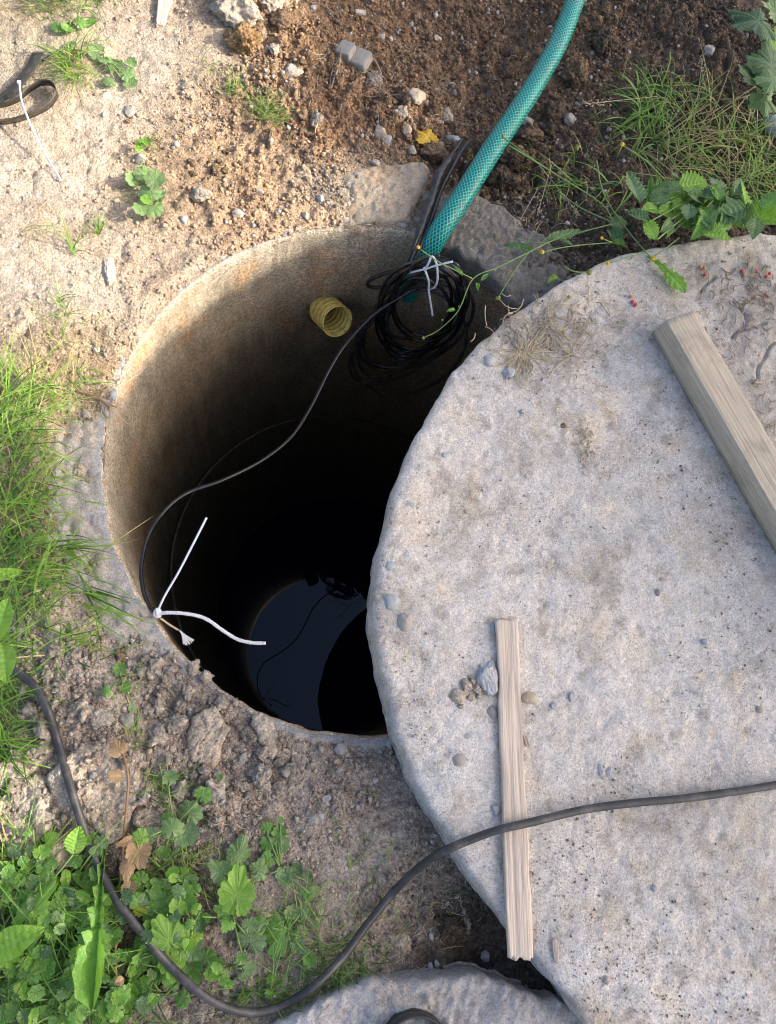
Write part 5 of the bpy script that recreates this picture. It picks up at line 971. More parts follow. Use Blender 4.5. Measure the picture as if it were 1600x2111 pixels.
plant('geum', 'broad flat leaf patch right of the cable bend with small dusty leaves', 'plant', (590, 1915), [('geum', 580, 1928, 80, 66, 250, 'green', .012), ('round', 604, 1878, 28, 30, 80, 'paleg', .012), ('round', 630, 1884, 20, 20, 0, 'dusty', .012), ('geum', 615, 1950, 36, 24, 320, 'paleg', .01), ('round', 624, 1918, 20, 20, 60, 'paleg', .01), ('round', 640, 1980, 28, 22, 300, 'green', .01), ('geum', 535, 1905, 40, 26, 160, 'green', .012), ('round', 560, 2020, 18, 18, 300, 'bright', .01), ('round', 555, 2050, 16, 16, 250, 'bright', .01)])
plant('dandelion', 'long bright toothed leaf pointing down beside the black cable', 'plant', (206, 1795), [('dandelion', 203, 1905, 240, 44, 270, 'green', .05)])
plant('dandelion', 'broad toothed leaf near the left edge under the clay', 'plant', (30, 1915), [('geum', 67, 1875, 118, 48, 50, 'bright', .05), ('smooth', 35, 1940, 84, 44, 20, 'bright', .055), ('smooth', 157, 1733, 44, 32, 80, 'bright', .05), ('geum', 10, 1960, 70, 50, 200, 'bright', .04)])
plant('dock_plant', 'smooth oval bright leaves reaching in over the left grass', 'plant', (-40, 1300), [('smooth', 12, 1183, 56, 20, 10, 'bright', .16), ('smooth', 4, 1276, 74, 40, 75, 'bright', .18), ('smooth', 8, 1365, 70, 42, 285, 'bright', .16)])
plant('ground_ivy', 'few small leaves in the crumbly soil below the left rim', 'plant', (250, 1395), [('round', 247, 1378, 28, 24, 100, 'green', .012), ('round', 290, 1380, 20, 18, 60, 'bright', .012), ('round', 260, 1418, 22, 22, 300, 'green', .012), ('round', 220, 1425, 16, 20, 200, 'green', .012), ('round', 272, 1462, 14, 14, 250, 'paleg', .012)])
for k in range(26):
    cx, cy = random.choice([(60, 1850), (120, 1950), (60, 2060), (200, 2060), (290, 1980), (220, 1800), (180, 1880), (420, 1900), (380, 1800), (460, 1850), (340, 1880), (520, 1980), (300, 2060), (90, 1780), (560, 1870)]); cx += random.gauss(0, 35); cy += random.gauss(0, 28)
    plant('small_weed', 'small green weed in the dense growth of the lower left corner', 'plant', (cx, cy), [(random.choice(['round', 'round', 'geum', 'ovate']), random.gauss(cx, 24), random.gauss(cy, 20), random.uniform(16, 32), random.uniform(14, 28), random.uniform(0, 360), random.choice(['green', 'green', 'bright', 'bright', 'paleg', 'dusty', 'dark']), random.uniform(.012, .05)) for _ in range(8)], group='small weeds in the lower left corner')
single_out([o for o in bpy.data.objects if o.get('group') == 'small weeds in the lower left corner'], [(203, 1905, 'the long toothed leaf'), (345, 1935, 'the sunlit lobed leaf'), (489, 1838, 'the tall lobed leaf'), (67, 1875, 'the broad toothed leaf'), (120, 1770, 'the cracked clay clod'), (300, 2060, 'the cable bend'), (60, 2070, 'the bottom left corner'), (580, 1928, 'the flat leaf patch')], 'green weed')
# right herb with serrated leaves and its stems
SH = [('ovate', 1306, 385, 92, 42, 92, 'dusty'), ('ovate', 1428, 381, 64, 48, 10, 'bright'), ('ovate', 1478, 378, 46, 42, 100, 'dusty'), ('ovate', 1398, 366, 38, 26, 20, 'dusty'), ('ovate', 1367, 398, 48, 28, 100, 'dark'), ('ovate', 1343, 396, 62, 22, 80, 'green'), ('ovate', 1455, 408, 64, 34, 340, 'bright'),
 ('ovate', 1370, 434, 50, 38, 200, 'bright'), ('ovate', 1408, 442, 64, 38, 110, 'bright'), ('ovate', 1340, 469, 52, 30, 110, 'bright'), ('ovate', 1480, 487, 56, 42, 350, 'bright'), ('ovate', 1536, 412, 70, 44, 120, 'bright'), ('ovate', 1582, 450, 80, 48, 330, 'bright'), ('ovate', 1499, 442, 76, 44, 200, 'dark'),
 ('ovate', 1556, 470, 40, 34, 260, 'dusty'), ('ovate', 1440, 470, 50, 34, 250, 'green'), ('ovate', 1520, 385, 44, 30, 60, 'dark'), ('ovate', 1374, 470, 42, 18, 80, 'bright'), ('ovate', 1450, 445, 40, 30, 30, 'green'), ('ovate', 1590, 415, 50, 34, 30, 'green')]
b_ = G(1450, 440); herb = empty('herb_plant', b_, label='leafy herb with serrated bright green leaves over the upper lid edge', cat='plant'); ln = []
SH += [('ovate', random.gauss(1450, 70), random.gauss(425, 28), random.uniform(34, 60), random.uniform(24, 40), random.uniform(0, 360), random.choice(['bright', 'green', 'dark', 'dusty'])) for _ in range(34)]
for k, px, py, l, w, a, mt in SH:
    l *= .92; w *= .80
    o, p = put_leaf(herb, k, px, py, l, w, a, mt, random.uniform(.11, .17), tilt=random.uniform(-25, 35), roll=random.uniform(-35, 35)); s = pxm(px, py); d = np.array([cos(radians(a)), sin(radians(a)), 0]) * l * s * .5; ln.append([b_, (b_ + p - d) / 2 + [0, 0, .05], p - d])
stems('stalk', herb, ln, .0014, M['stem'])
h2 = empty('herb_plant', G(1270, 480), label='dusty grey green leaves and thin stems left of the bright herb', cat='plant')
for a in (('ovate', 1276, 459, 36, 24, 10, 'dusty'), ('ovate', 1268, 492, 54, 28, 280, 'dark'), ('lance', 1163, 484, 72, 20, 15, 'dusty'), ('lance', 1073, 511, 64, 15, 350, 'dark'), ('ovate', 1276, 503, 30, 16, 330, 'bright'), ('lance', 1141, 577, 36, 12, 215, 'bright'), ('lance', 1168, 500, 30, 9, 170, 'dark')): put_leaf(h2, *a, h=.075)
stems('stalk', h2, [[Pz(*q_) for q_ in l] for l in ([(1050, 300, .10), (1150, 362, .09), (1240, 420, .08), (1265, 460, .075)], [(1060, 492, .06), (1120, 500, .07), (1200, 478, .08), (1262, 462, .075)], [(1150, 395, .05), (1200, 430, .07), (1262, 458, .075)], [(1230, 330, .06), (1245, 400, .07), (1290, 470, .08), (1345, 535, .11)])], .0013, M['stem'])
dl_ = empty('dandelion', Pz(1350, 525, .115), label='bright ragged leaf hanging down onto the lid from the herb', cat='plant')
put_leaf(dl_, 'dandelion', 1372, 558, 96, 26, 305, 'bright', .012, on='s')
# flowering stems with small yellow heads
def flower(parent, px, py, z, r, kind, seed):
    V, F = ICO[2]; rg = np.random.default_rng(seed); V2 = V * (1 + .35 * rg.uniform(-1, 1, (len(V), 1))); r = r * .58; V2 = V2 * r; p = Pz(px, py, z)
    o = add('flower_head', mesh('flower_head', V2, F, M['yflower' if kind == 'y' else 'gbud'], smooth=False), parent=parent); o.location = mathutils.Vector(p) - parent.location
    if kind == 'y':
        pv = []
        for k in range(9):
            a = k * 2 * pi / 9 + seed; d = np.array([cos(a), sin(a), .25]); s_ = np.array([-sin(a), cos(a), 0]) * r * .35; pv.append((np.array([d * 0, d * r * 1.1 + s_, d * r * 1.6, d * r * 1.1 - s_]), np.array([[0, 1, 2, 3]])))
        V3, F3 = join(pv); o2 = add('petals', mesh('petals', V3, F3, M['yflower'], smooth=False), parent=o)
FL = [('flowering stem arching out over the well with buds above the coil', [[(1175, 480, .09), (1130, 500, .10), (1080, 525, .11), (1025, 552, .11), (975, 575, .10), (945, 640, .07), (905, 680, .04), (874, 696, .03)], [(975, 575, .10), (945, 560, .11), (905, 540, .12), (866, 514, .13)], [(1090, 520, .10), (1060, 560, .09), (1028, 612, .07)]],
       [(863, 510, .13, .0045, 'y'), (873, 697, .03, .005, 'g'), (1027, 615, .07, .0075, 'g'), (946, 632, .07, .003, 'g'), (912, 660, .05, .003, 'g')]),
      ('flowering stem with yellow head at the upper end of the lid edge', [[(1262, 500, .11), (1200, 505, .11), (1150, 512, .11), (1120, 520, .11)], [(1262, 500, .11), (1250, 495, .12), (1241, 491, .12)]], [(1118, 520, .11, .006, 'y'), (1241, 491, .12, .0045, 'y')]),
      ('stem with brownish yellow head lying on the lid edge', [[(1340, 520, .12), (1300, 528, .12), (1270, 538, .12), (1254, 543, .12)], [(1160, 548, .12), (1185, 560, .12), (1214, 561, .12)]], [(1253, 543, .12, .006, 'y'), (1216, 562, .12, .008, 'g'), (1173, 613, .108, .005, 'g')]),
      ('stem with orange head above the hanging ragged leaf', [[(1400, 490, .13), (1375, 510, .14), (1350, 528, .13)]], [(1347, 533, .13, .0055, 'y')]),
      ('tall stem with yellow head among the right grass', [[(1400, 400, .12), (1370, 370, .15), (1330, 330, .17), (1284, 300, .18)]], [(1283, 298, .18, .006, 'y')]),
      ('stem with seedy brown head left of the right grass', [[(1170, 330, .06), (1185, 312, .08), (1191, 303, .09)]], [(1190, 304, .09, .008, 'g'), (1133, 303, .05, .004, 'g')]),
      ('stem ending in a green bud at the green hose', [[(1150, 362, .09), (1090, 322, .09), (1040, 285, .09)]], [(1038, 283, .09, .0075, 'g')]),
      ('stem with orange bud at the right above the lid', [[(1560, 440, .14), (1535, 445, .15), (1520, 452, .15)]], [(1520, 453, .15, .006, 'y')])]
for lb, lines, heads in FL:
    e = empty('flower_stem', Pz(*lines[0][0]), label=lb, cat='wild flower'); stems('stalk', e, [[Pz(*q_) for q_ in l] for l in lines], .0011, M['stem'])
    for i, (px, py, z, r, kd) in enumerate(heads): flower(e, px, py, z, r, kd, int(px) + i)
e = [o for o in bpy.data.objects if o.name.startswith('flower_stem')][0]
for a in ((930, 640, 20, 7, 200), (945, 560, 22, 8, 140), (1000, 572, 22, 8, 40), (985, 590, 22, 7, 270)): put_leaf(e, 'lance', a[0], a[1], a[2], a[3], a[4], 'green', .10)
# big lobed leaves in the top right corner
e = empty('currant_bush', G(1660, 60), label='dark dusty lobed leaves entering at the top right corner', cat='bush')
for a in ((1553, 44, 92, 84, 200, 'dark', .22), (1596, 34, 60, 56, 230, 'dusty', .25), (1583, 130, 84, 90, 170, 'dark', .2), (1550, 170, 80, 66, 215, 'dark', .19), (1577, 212, 74, 44, 262, 'dusty', .17), (1598, 95, 60, 60, 180, 'green', .18), (1592, 170, 60, 54, 240, 'dusty', .2), (1520, 45, 46, 50, 215, 'dark', .2)):
    put_leaf(e, 'lobed', *a[:6], h=a[6])
stems('branch', e, [[np.array(e.location), Pz(1630, 60, .15), Pz(1590, 60, .2), Pz(1560, 50, .21)], [np.array(e.location), Pz(1640, 120, .15), Pz(1605, 130, .18), Pz(1580, 150, .18)]], .0025, M['stemb'])
# fallen leaves
o, p = put_leaf(None, 'lobed', 876, 277, 62, 44, 150, 'yellowl', .02, tilt=18, name='fallen_leaf', label='orange yellow fallen leaf on the dug soil left of the hose'); o['category'] = 'leaf'
e = empty('withered_plant', G(262, 1700), label='withered brown leaves on a reddish stem between clay clod and cable', cat='plant')
for a in (('geum', 287, 1760, 56, 44, 290, 'brownl'), ('geum', 262, 1790, 44, 26, 270, 'brownl'), ('ovate', 266, 1834, 30, 24, 260, 'brownl'), ('ovate', 246, 2023, 16, 14, 200, 'brownl'), ('ovate', 258, 1735, 34, 14, 200, 'brownl'), ('geum', 244, 1545, 34, 34, 120, 'brownl'), ('ovate', 238, 1600, 26, 22, 180, 'brownl')): put_leaf(e, *a, h=.04)
stems('stem', e, [[Pz(252, 1545, .06), Pz(264, 1600, .075), Pz(262, 1650, .08), Pz(256, 1715, .06)], [Pz(256, 1715, .06), Pz(250, 1790, .04), Pz(243, 1860, .03), Pz(238, 1980, .03), Pz(242, 2020, .03)]], .0017, M['stemb'])
# berries
for i, (px, py, mt, lb) in enumerate([(1299, 613, 'berryo', 'topmost of three little berries left on the lid middle top'), (1303, 624, 'berry', 'middle of three little red berries on the lid'), (1309, 630, 'berry', 'lowest of three little red berries on the lid'), (1450, 554, 'berryo', 'orange berry above the beam end'), (1442, 552, 'berryo', 'paler orange berry left of its neighbour above the beam end'), (1452, 568, 'berry', 'red berry below the two orange ones above the beam end'),
  (1528, 560, 'berry', 'red berry at the upper right on dried mud'), (1532, 567, 'berryo', 'pink berry touching the upper right red berry'), (1558, 561, 'berry', 'single dull red berry near the right edge'), (1585, 566, 'berry', 'dark red berry nearest the right edge'), (1578, 572, 'berry', 'red berry left of the one nearest the right edge'), (1578, 608, 'berryo', 'shrivelled orange berry among dry leaves at the right'), (1556, 614, 'berryo', 'dull shrivelled berry left of the orange one among dry leaves')]):
    V, F = ICO[3]; r = .0037; V = V * r * (1 + .05 * vn3(V * 2 + i, i))[:, None]; V[:, 2] *= .92; V[:, 2] += r * .85
    add('berry', mesh('berry', V, F, M[mt]), loc=LID(px, py), label=lb, cat='berry')

# ------------------------------------------------------------------ grass
def blades(n, cx, cy, spx, spy, L, lean, dirb, dw, wid, seed, mats, z0=None, on='g', up=.9):
    """blades as curved strips: root spread spx,spy (px); dirb = favoured picture direction in degrees, dw its weight"""
    r = np.random.default_rng(seed); px = r.normal(cx, spx, n); py = r.normal(cy, spy, n); p = Pz(px, py, 0.0 if on == 'g' else HS)
    ok = (np.hypot(p[:, 0], p[:, 1]) > R + .01) if on == 'g' else np.ones(n, bool); p = p[ok]; n = len(p)
    p[:, 2] = gz(p[:, 0], p[:, 1]) if on == 'g' else HS + .002
    if z0: p[:, 2] += z0
    a = r.uniform(0, 2 * pi, n); d = np.stack([np.cos(a) + dw * cos(radians(dirb)), np.sin(a) + dw * sin(radians(dirb))], 1); d /= np.linalg.norm(d, axis=1)[:, None]
    Ls = L * r.uniform(.45, 1.15, n); le = lean * r.uniform(.5, 1.4, n); S = 8; t = np.linspace(0, 1, S); V = np.zeros((n, S, 2, 3)); pos = p.copy(); el = np.arctan2(up, le)
    wv = wid * r.uniform(.6, 1.2, n); sd = np.stack([-d[:, 1], d[:, 0], np.zeros(n)], 1); cv = r.uniform(.6, 2.1, n); tw = r.normal(0, .35, n)
    for k in range(S):
        ww = wv * (1 - t[k]**1.8) * (.75 + .25 * min(1, t[k] * 5)); V[:, k, 0] = pos + sd * ww[:, None] / 2 + [0, 0, .0004]; V[:, k, 1] = pos - sd * ww[:, None] / 2
        e_ = el - cv * t[k]; c_, s_ = np.cos(tw * t[k]), np.sin(tw * t[k]); dd_ = np.stack([d[:, 0] * c_ - d[:, 1] * s_, d[:, 0] * s_ + d[:, 1] * c_], 1)
        stp = Ls[:, None] / (S - 1) * np.concatenate([dd_ * np.cos(e_)[:, None], np.sin(e_)[:, None]], 1); pos = pos + stp; pos[:, 2] = np.maximum(pos[:, 2], p[:, 2] + .003)
    i = (np.arange(n) * S * 2)[:, None] + (np.arange(S - 1) * 2)[None]; F = np.stack([i, i + 1, i + 3, i + 2], -1).reshape(-1, 4)
    mi = np.repeat(r.choice(len(mats), n, p=np.array([m_[1] for m_ in mats]) / sum(m_[1] for m_ in mats)), S - 1)
    return V.reshape(-1, 3), F, mi, [M[m_[0]] for m_ in mats]
def tuft(label, sets, name='grass_tuft', kind=None, cat='grass'):
    Vs, Fs, Ms, o, slots = [], [], [], 0, []
    for s in sets:
        V, F, mi, mats = blades(*s[0], **s[1]) if isinstance(s[0], tuple) else blades(*s)
        base = []
        for m_ in mats:
            if m_ not in slots: slots.append(m_)
            base.append(slots.index(m_))
        Vs.append(V); Fs.append(F + o); Ms.append(np.array(base)[mi]); o += len(V)
    V = np.vstack(Vs); me = mesh(name, V, np.vstack(Fs), slots, mi=np.concatenate(Ms), vein=np.zeros(len(V)))
    c = recentre(me); return add(name, me, loc=c, label=label, cat=cat, kind=kind)
GM = [('blade', .6), ('bladed', .15), ('bladey', .25)]; GD = [('bladey', .7), ('blade', .3)]; GG = [('blade', .7), ('bladed', .3)]
tuft('upper left grass tuft at the top edge mixed with dry blades', [(110, 160, 8, 45, 18, .10, .9, 200, .4, .0022, 1, GM), (60, 110, 20, 40, 15, .10, 1.2, 190, .8, .0022, 2, GD)])
tuft('grass tuft just right of the black strap on clay', [(90, 150, 135, 16, 16, .085, .9, 260, .6, .0024, 3, GM), (40, 165, 165, 16, 14, .08, 1.2, 290, .8, .002, 4, GM)])
tuft('dry thatched grass tuft above the top of the rim', [(120, 545, 235, 12, 14, .06, 1.0, 290, .5, .0016, 5, GM), (60, 560, 260, 10, 12, .05, 1.2, 300, .9, .0016, 6, GD)])
tuft('thin grey green grass blades left of the thatched tuft', [(30, 500, 205, 18, 5, .07, 1.2, 190, .5, .0016, 7, GM)])
tuft('sparse sprouts of grass near the orange caked rock', [(14, 430, 150, 6, 18, .05, .5, 270, .5, .0018, 8, GM)])
tuft('small grass around the round leaved plant', [(26, 290, 400, 22, 22, .06, 1.2, 200, .6, .0018, 9, GM), (14, 320, 315, 14, 16, .05, 1.1, 210, .4, .0018, 19, GM)])
tuft('slender bright blades standing in pale clay left of the rim', [(9, 155, 535, 4, 10, .09, .5, 120, .9, .0026, 10, [('bladey', .3), ('blade', .7)])])
tuft('thin short sprouts right of the slender bright blades on clay', [(22, 205, 490, 2, 3, .05, .6, 100, .6, .002, 11, GM)])
tuft('faint long dry blades lying on the clay at the far left', [(14, 60, 480, 12, 12, .10, 1.3, 320, 1, .0014, 12, GD)])
tuft('thin yellow green blades on the clay between left grass and sprouts', [(22, 130, 640, 14, 18, .06, 1.0, 60, .5, .0016, 13, GM)])
tuft('yellowish blades beside the sunlit soil at the left rim', [(30, 130, 700, 25, 25, .06, 1.1, 30, .6, .0016, 14, GD), (20, 165, 780, 18, 20, .06, 1.2, 10, .6, .0018, 15, GM)])
tuft('thick green grass along the left edge of the photo', [(136, 20, 900, 40, 50, .12, 1.0, 20, 1.0, .0026, 20, GG), (151, 20, 1060, 45, 70, .12, 1.0, 0, .9, .0026, 21, GG), (158, 20, 1210, 50, 60, .12, 1.0, 340, .9, .0026, 22, GG), (60, 100, 1200, 30, 50, .09, 1.1, 340, .9, .0022, 23, GM), (170, 5, 1420, 30, 70, .12, 1.0, 300, .7, .0024, 24, GG),
      (70, 60, 1020, 60, 120, .12, 1.2, 350, .6, .0024, 25, GD), (70, 60, 820, 35, 25, .11, 1.0, 20, .8, .0022, 26, GM), (100, 5, 1540, 25, 30, .10, 1.0, 320, .6, .0026, 27, GG)], name='grass', kind='stuff')
tuft('long arching grass blades reaching toward the rope knot', [(14, 175, 1215, 12, 14, .13, 1.4, 325, 2.5, .0034, 28, GG), (10, 130, 1130, 10, 12, .12, 1.4, 340, 2.5, .0034, 29, GG)])
tuft('yellow green grass wisp in the crumbly soil below the left rim', [(26, 275, 1520, 14, 10, .045, 1.2, 20, .8, .0016, 30, [('bladey', .4), ('blade', .6)]), (20, 260, 1440, 14, 14, .04, 1.2, 20, .3, .0016, 31, GM)])
tuft('short grass blades left of the crumbly soil', [(60, 170, 1330, 30, 22, .06, 1.0, 340, .4, .002, 32, GG)])
tuft('grass growing between the lower left leaves', [(170, 110, 1870, 60, 60, .14, 1.0, 40, .5, .0028, 33, GG), (150, 60, 2020, 60, 50, .13, 1.1, 30, .5, .0026, 34, [('bladed', .8), ('blade', .2)]), (120, 210, 2040, 50, 40, .08, 1.1, 30, .5, .0022, 35, [('bladed', .7), ('blade', .3)]), (60, 30, 1780, 40, 30, .12, .9, 80, .5, .0026, 36, GM)], name='grass', kind='stuff')
tuft('fine grass blades under the dusty scalloped leaves', [(90, 350, 1770, 50, 30, .055, 1.2, 30, .4, .0016, 37, GG), (40, 330, 1620, 25, 15, .06, 1.3, 10, .8, .0018, 38, GG), (50, 440, 1800, 40, 40, .05, 1.2, 60, .3, .0014, 39, GM)])
tuft('wiry dark grass along the cable bend', [(80, 620, 1900, 35, 35, .08, 1.1, 40, .5, .0016, 40, GM), (110, 690, 1990, 45, 35, .08, 1.1, 300, .4, .0016, 41, [('bladed', .6), ('blade', .3), ('bladey', .1)]), (60, 540, 2040, 50, 20, .07, 1.1, 300, .4, .0018, 42, GG)])
tuft('sparse wiry blades on the bare earth above the cable', [(18, 745, 1760, 40, 60, .07, 1.3, 80, .8, .0012, 43, GM), (30, 870, 1880, 60, 50, .05, 1.4, 10, .3, .0012, 44, GD), (30, 760, 1830, 60, 50, .05, 1.4, 60, .3, .0012, 45, GM)])
tuft('big grass tuft with green and straw blades at the upper right', [(80, 1355, 205, 34, 22, .12, 1.2, 190, .3, .0042, 50, GG), (120, 1400, 300, 60, 28, .16, 1.7, 0, 1.0, .0024, 51, GD), (60, 1340, 260, 45, 34, .15, 1.3, 200, .7, .0040, 52, GG), (60, 1480, 320, 60, 30, .17, 1.5, 10, .8, .0028, 53, GM), (26, 1400, 180, 40, 14, .10, 1.0, 80, .3, .0026, 54, GM), (40, 1420, 260, 50, 40, .18, 1.8, 190, .9, .0022, 60, [('bladey', 1)])])
tuft('grass and weeds at the left foot of the big right tuft', [(50, 1150, 360, 34, 28, .07, 1.2, 200, .4, .0022, 55, GM), (22, 1260, 375, 40, 14, .14, 1.3, 190, 1.2, .0040, 56, GG)])
tuft('green and dry grass at the right edge above the herb', [(50, 1560, 300, 40, 30, .15, 1.4, 180, .5, .003, 57, GM), (40, 1570, 370, 40, 15, .15, 1.4, 10, .5, .0036, 58, GG), (40, 1540, 330, 50, 30, .16, 1.8, 185, .9, .0022, 61, [('bladey', 1)])])
# grass seed heads (oats) around the hose side of the tuft
def seedhead(label, px, py, z, ang, L, seed):
    r = np.random.default_rng(seed); ps = []; V, F = ICO[1]; base = Pz(px, py, z); d = np.array([cos(radians(ang)), sin(radians(ang)), 0.05]); sd_ = np.array([-d[1], d[0], 0])
    for k in range(26):
        t = r.uniform(.1, 1); p = base + d * L * t + sd_ * r.normal() * L * .18 * (1.2 - t) + [0, 0, r.normal() * .004]; a = radians(ang) + r.normal() * .6; q_ = V * [.0035, .0009, .0009]
        q_ = np.stack([q_[:, 0] * cos(a) - q_[:, 1] * sin(a), q_[:, 0] * sin(a) + q_[:, 1] * cos(a), q_[:, 2]], 1); ps.append((q_ + p, F))
    e = empty('grass_seed_head', base, label=label, cat='grass'); V, F = join(ps); addp('seeds', mesh('seeds', V, F, M['straw']), e); stems('stalk', e, [[base - d * L * 1.5, base, base + d * L]], .0006, M['straw'])
for a in (('seed head spread left of the big right tuft', 1265, 208, .12, 195, .07, 1), ('seed head standing right of the big tuft', 1445, 150, .12, 75, .05, 2), ('pale seed head hanging by the green hose side clods', 1120, 400, .05, 250, .06, 3), ('seed head low beside the grey right block', 1080, 440, .04, 240, .05, 4), ('seed head between hose clods and weeds', 1160, 400, .05, 300, .06, 5)): seedhead(*a)
# dry roots and straws on the lid
def straws(name, label, boxes, mt, on='s', kind='stuff', cat='straw', clump=()):
    ps = []; r = random.Random(5)
    def one(px, py, L, a, rad, cv):
        f = LID if on == 's' else G; pts = []
        for k in range(4):
            s = (k / 3 - .5) * L; aa = a + cv * s / L; pts.append(f(px + s * cos(aa), py - s * sin(aa), .002 + .004 * r.random() * (k in (1, 2))))
        q_ = tube('s', pts, rad, None, seg=4, step=.006, cap=False); a_ = np.empty(len(q_.vertices) * 3); q_.vertices.foreach_get('co', a_); f_ = np.empty(len(q_.polygons) * 4, int); q_.polygons.foreach_get('vertices', f_); ps.append((a_.reshape(-1, 3), f_.reshape(-1, 4)))
    for n, cx, cy, sx, sy, L, rad in boxes:
        for _ in range(n): one(r.gauss(cx, sx), r.gauss(cy, sy), L * r.uniform(.4, 1.4), r.uniform(0, 2 * pi), rad, r.uniform(-1.5, 1.5))
    for cx, cy, n, L, rad in clump:
        for _ in range(n): a = r.uniform(0, 2 * pi); l = L * r.uniform(.5, 1.3); one(cx + l / 2 * cos(a), cy - l / 2 * sin(a), l, a, rad, r.uniform(-1.6, 1.6))
    V, F = join(ps); add(name, mesh(name, V, F, mt), kind=kind, label=label, cat=cat)
straws('dry_straw', 'dry straw, roots and stalks strewn over the upper lid', [(70, 1120, 680, 60, 40, 40, .0008), (60, 1180, 730, 60, 45, 30, .0005), (40, 1300, 640, 80, 50, 26, .0005), (14, 1180, 700, 40, 40, 90, .0009), (30, 1480, 590, 80, 40, 30, .0007), (20, 1300, 900, 160, 80, 24, .0005)], M['straw'])
straws('dry_root', 'light dry root ball with radiating rootlets on the upper lid', [], M['straw'], kind=None, cat='root', clump=[(1078, 728, 60, 62, .0008)])
straws('dry_debris', 'dark dry twig bits and debris on the dried mud at the right', [(70, 1550, 600, 45, 35, 22, .0012), (40, 1500, 730, 20, 60, 16, .0008), (30, 1590, 900, 14, 60, 14, .0008), (60, 1130, 690, 70, 40, 14, .0008)], M['strawd'])
straws('dry_plume', 'small dry feathery grass plume lying on the upper lid', [(34, 1206, 915, 7, 22, 14, .0009)], M['straw'], kind=None, cat='dry grass')
straws('ground_straw', 'dead stalks and rootlets lying on the earth', [(40, 720, 180, 60, 60, 36, .0008), (60, 900, 1850, 70, 60, 26, .0006), (50, 700, 1800, 80, 80, 22, .0006), (50, 450, 1650, 90, 60, 26, .0007), (30, 1000, 150, 120, 80, 22, .0006), (30, 1120, 430, 60, 40, 30, .0008), (30, 400, 1750, 60, 50, 30, .0007), (25, 200, 820, 40, 30, 40, .0007), (40, 500, 300, 80, 80, 22, .0005)], M['straw'], on='g')
for lb, pts, r_a in (('forked root twig lying left of the grey cut blocks', [(703, 98), (700, 130), (688, 165), (678, 195)], .0022), ('second root strand beside the forked twig', [(722, 75), (715, 100), (697, 125), (684, 150), (680, 190)], .0016), ('frayed root bundle right of the grey cut blocks', [(745, 105), (768, 120), (780, 138), (788, 158)], .0022)):
    addc('root_twig', tube('root_twig', [G(a, b, .008) for a, b in pts], [r_a * .6, r_a, r_a * .5], M['strawd'], seg=7), label=lb, cat='twig')
for lb, pts in (('reddish twig poking over the left rim', [(155, 805), (185, 812), (205, 822), (228, 838)]), ('twig lying under the reddish one at the left rim', [(165, 822), (195, 820), (225, 833), (240, 840)])):
    addc('root_twig', tube('root_twig', [G(a, b, .006) for a, b in pts], .0016, M['stemb'], seg=7), label=lb, cat='twig')

# ------------------------------------------------------------------ unseen tree added right of the frame, its crown shaped to shade lid and well
LIT = [np.array([Pz(a, b)[:2] for a, b in pl]) for pl in (
 [(-300, -300), (640, -200), (640, 60), (600, 200), (680, 300), (790, 330), (800, 420), (760, 520), (640, 580), (560, 640), (480, 720), (400, 810), (300, 830), (200, 830), (100, 900), (-300, 950)],
 [(-300, 1540), (20, 1530), (130, 1560), (150, 1640), (60, 1720), (-40, 1800), (-300, 1800)], [(285, 1880), (370, 1880), (420, 1960), (360, 2000), (300, 1960)], [(450, 1790), (520, 1790), (540, 1870), (480, 1900)], [(-60, 1850), (100, 1830), (130, 1900), (60, 1960), (-60, 1990)], [(180, 1900), (230, 1890), (230, 2020), (190, 2030)],
 [(0, 1170), (-60, 1170), (-60, 1400), (30, 1400)], [(380, 1540), (440, 1500), (470, 1560), (420, 1600)], [(60, 1950), (170, 1930), (190, 2000), (90, 2040)], [(780, 150), (900, 230), (920, 290), (850, 300), (760, 220)], [(60, 880), (150, 860), (160, 1000), (60, 1020)], [(50, 1180), (110, 1190), (140, 1290), (80, 1300)])]
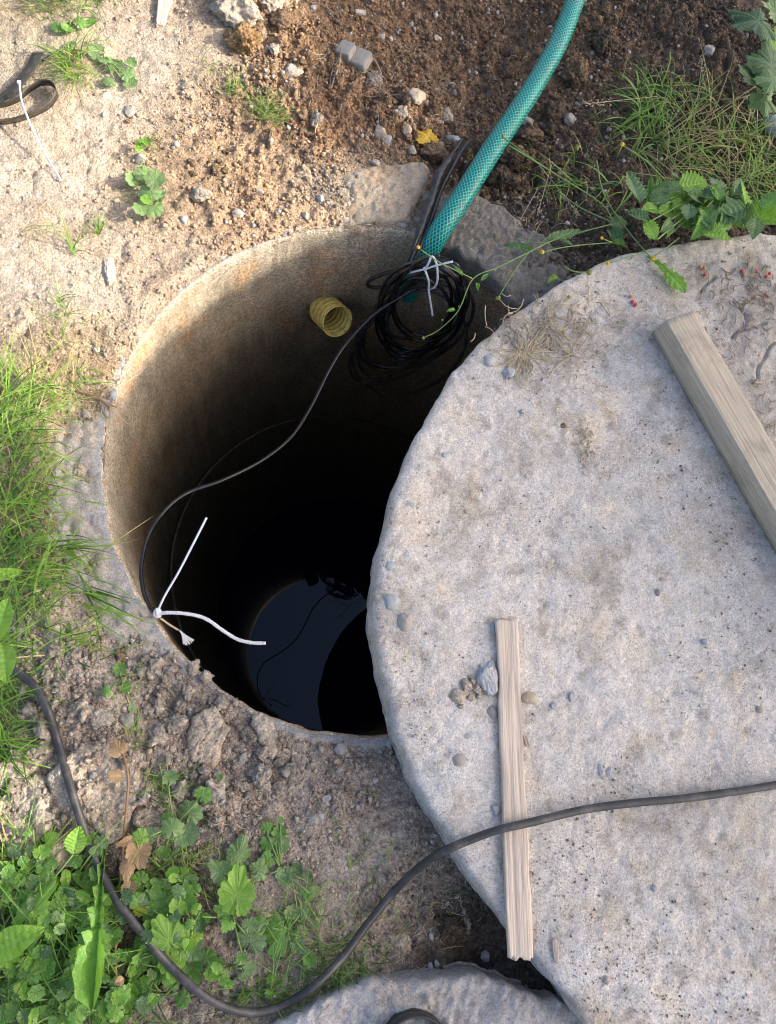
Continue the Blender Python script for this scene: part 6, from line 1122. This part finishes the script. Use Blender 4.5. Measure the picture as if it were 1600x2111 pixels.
def inpoly(x, y, pl):
    r = np.zeros(len(x), bool); p2 = np.roll(pl, -1, 0)
    for a, b in zip(pl, p2):
        m_ = (a[1] > y) != (b[1] > y); r ^= m_ & (x < a[0] + (y - a[1]) * (b[0] - a[0]) / (b[1] - a[1] + 1e-12))
    return r
N = 60000; gx = rng.uniform(-1.0, 1.9, N); gy = rng.uniform(-1.9, 1.9, N); lit = np.zeros(N, bool)
wx, wy = gx + .03 * fbm2(gx, gy, 8, 3, 800), gy + .03 * fbm2(gx, gy, 8, 3, 801)
for pl in LIT: lit |= inpoly(wx, wy, pl)
half = rng.uniform(0, 1, N) < .0
ks = (~lit); gx, gy = gx[ks], gy[ks]; n = len(gx)  # crown leaves are left out wherever a sunlit patch is wanted
tt = rng.uniform(4.0, 5.4, n); lp_ = np.stack([gx, gy, np.zeros(n)], 1) + SUN * tt[:, None]
a = rng.normal(size=(n, 3)); a /= np.linalg.norm(a, axis=1)[:, None]; b = np.cross(a, SUN + .6 * rng.normal(size=(n, 3))); b /= np.linalg.norm(b, axis=1)[:, None]; c = np.cross(a, b)
ls_ = rng.uniform(.028, .042, (n, 1)); Vt = np.stack([lp_ - b * ls_, lp_ + c * ls_ * .6, lp_ + b * ls_, lp_ - c * ls_ * .6], 1).reshape(-1, 3)
Ft = np.arange(4 * n).reshape(-1, 4); cc_ = lp_.mean(0)
tree = empty('added_shade_tree', (cc_[0] + .6, cc_[1], -.02), label='unseen leafy tree added right of the well, shaped to shade the lid', cat='tree')
me = mesh('crown', Vt - np.array(tree.location), Ft, M['green'], vein=np.zeros(4 * n)); add('crown', me, parent=tree)
tl = np.array(tree.location)
addp('trunk', tube('trunk', [tl + [0, 0, -.1], tl + [.05, .02, .6], tl + [-.03, 0, 1.3], tl + [0, .03, cc_[2]]], [.10, .075, .06, .03], plain('bark', (.12, .09, .07), .9, bump=(60, .004), vary=.3), seg=14, step=.05), tree)
for k in range(9):
    a = k * 2.4; tgt = lp_[(k * 977) % n]; addp('limb', tube('limb', [tl + [0, 0, .8 + .12 * k], tl * .4 + tgt * .6 - [0, 0, .1], tgt], [.035, .02, .006], bpy.data.materials['bark'], seg=8, step=.05), tree)
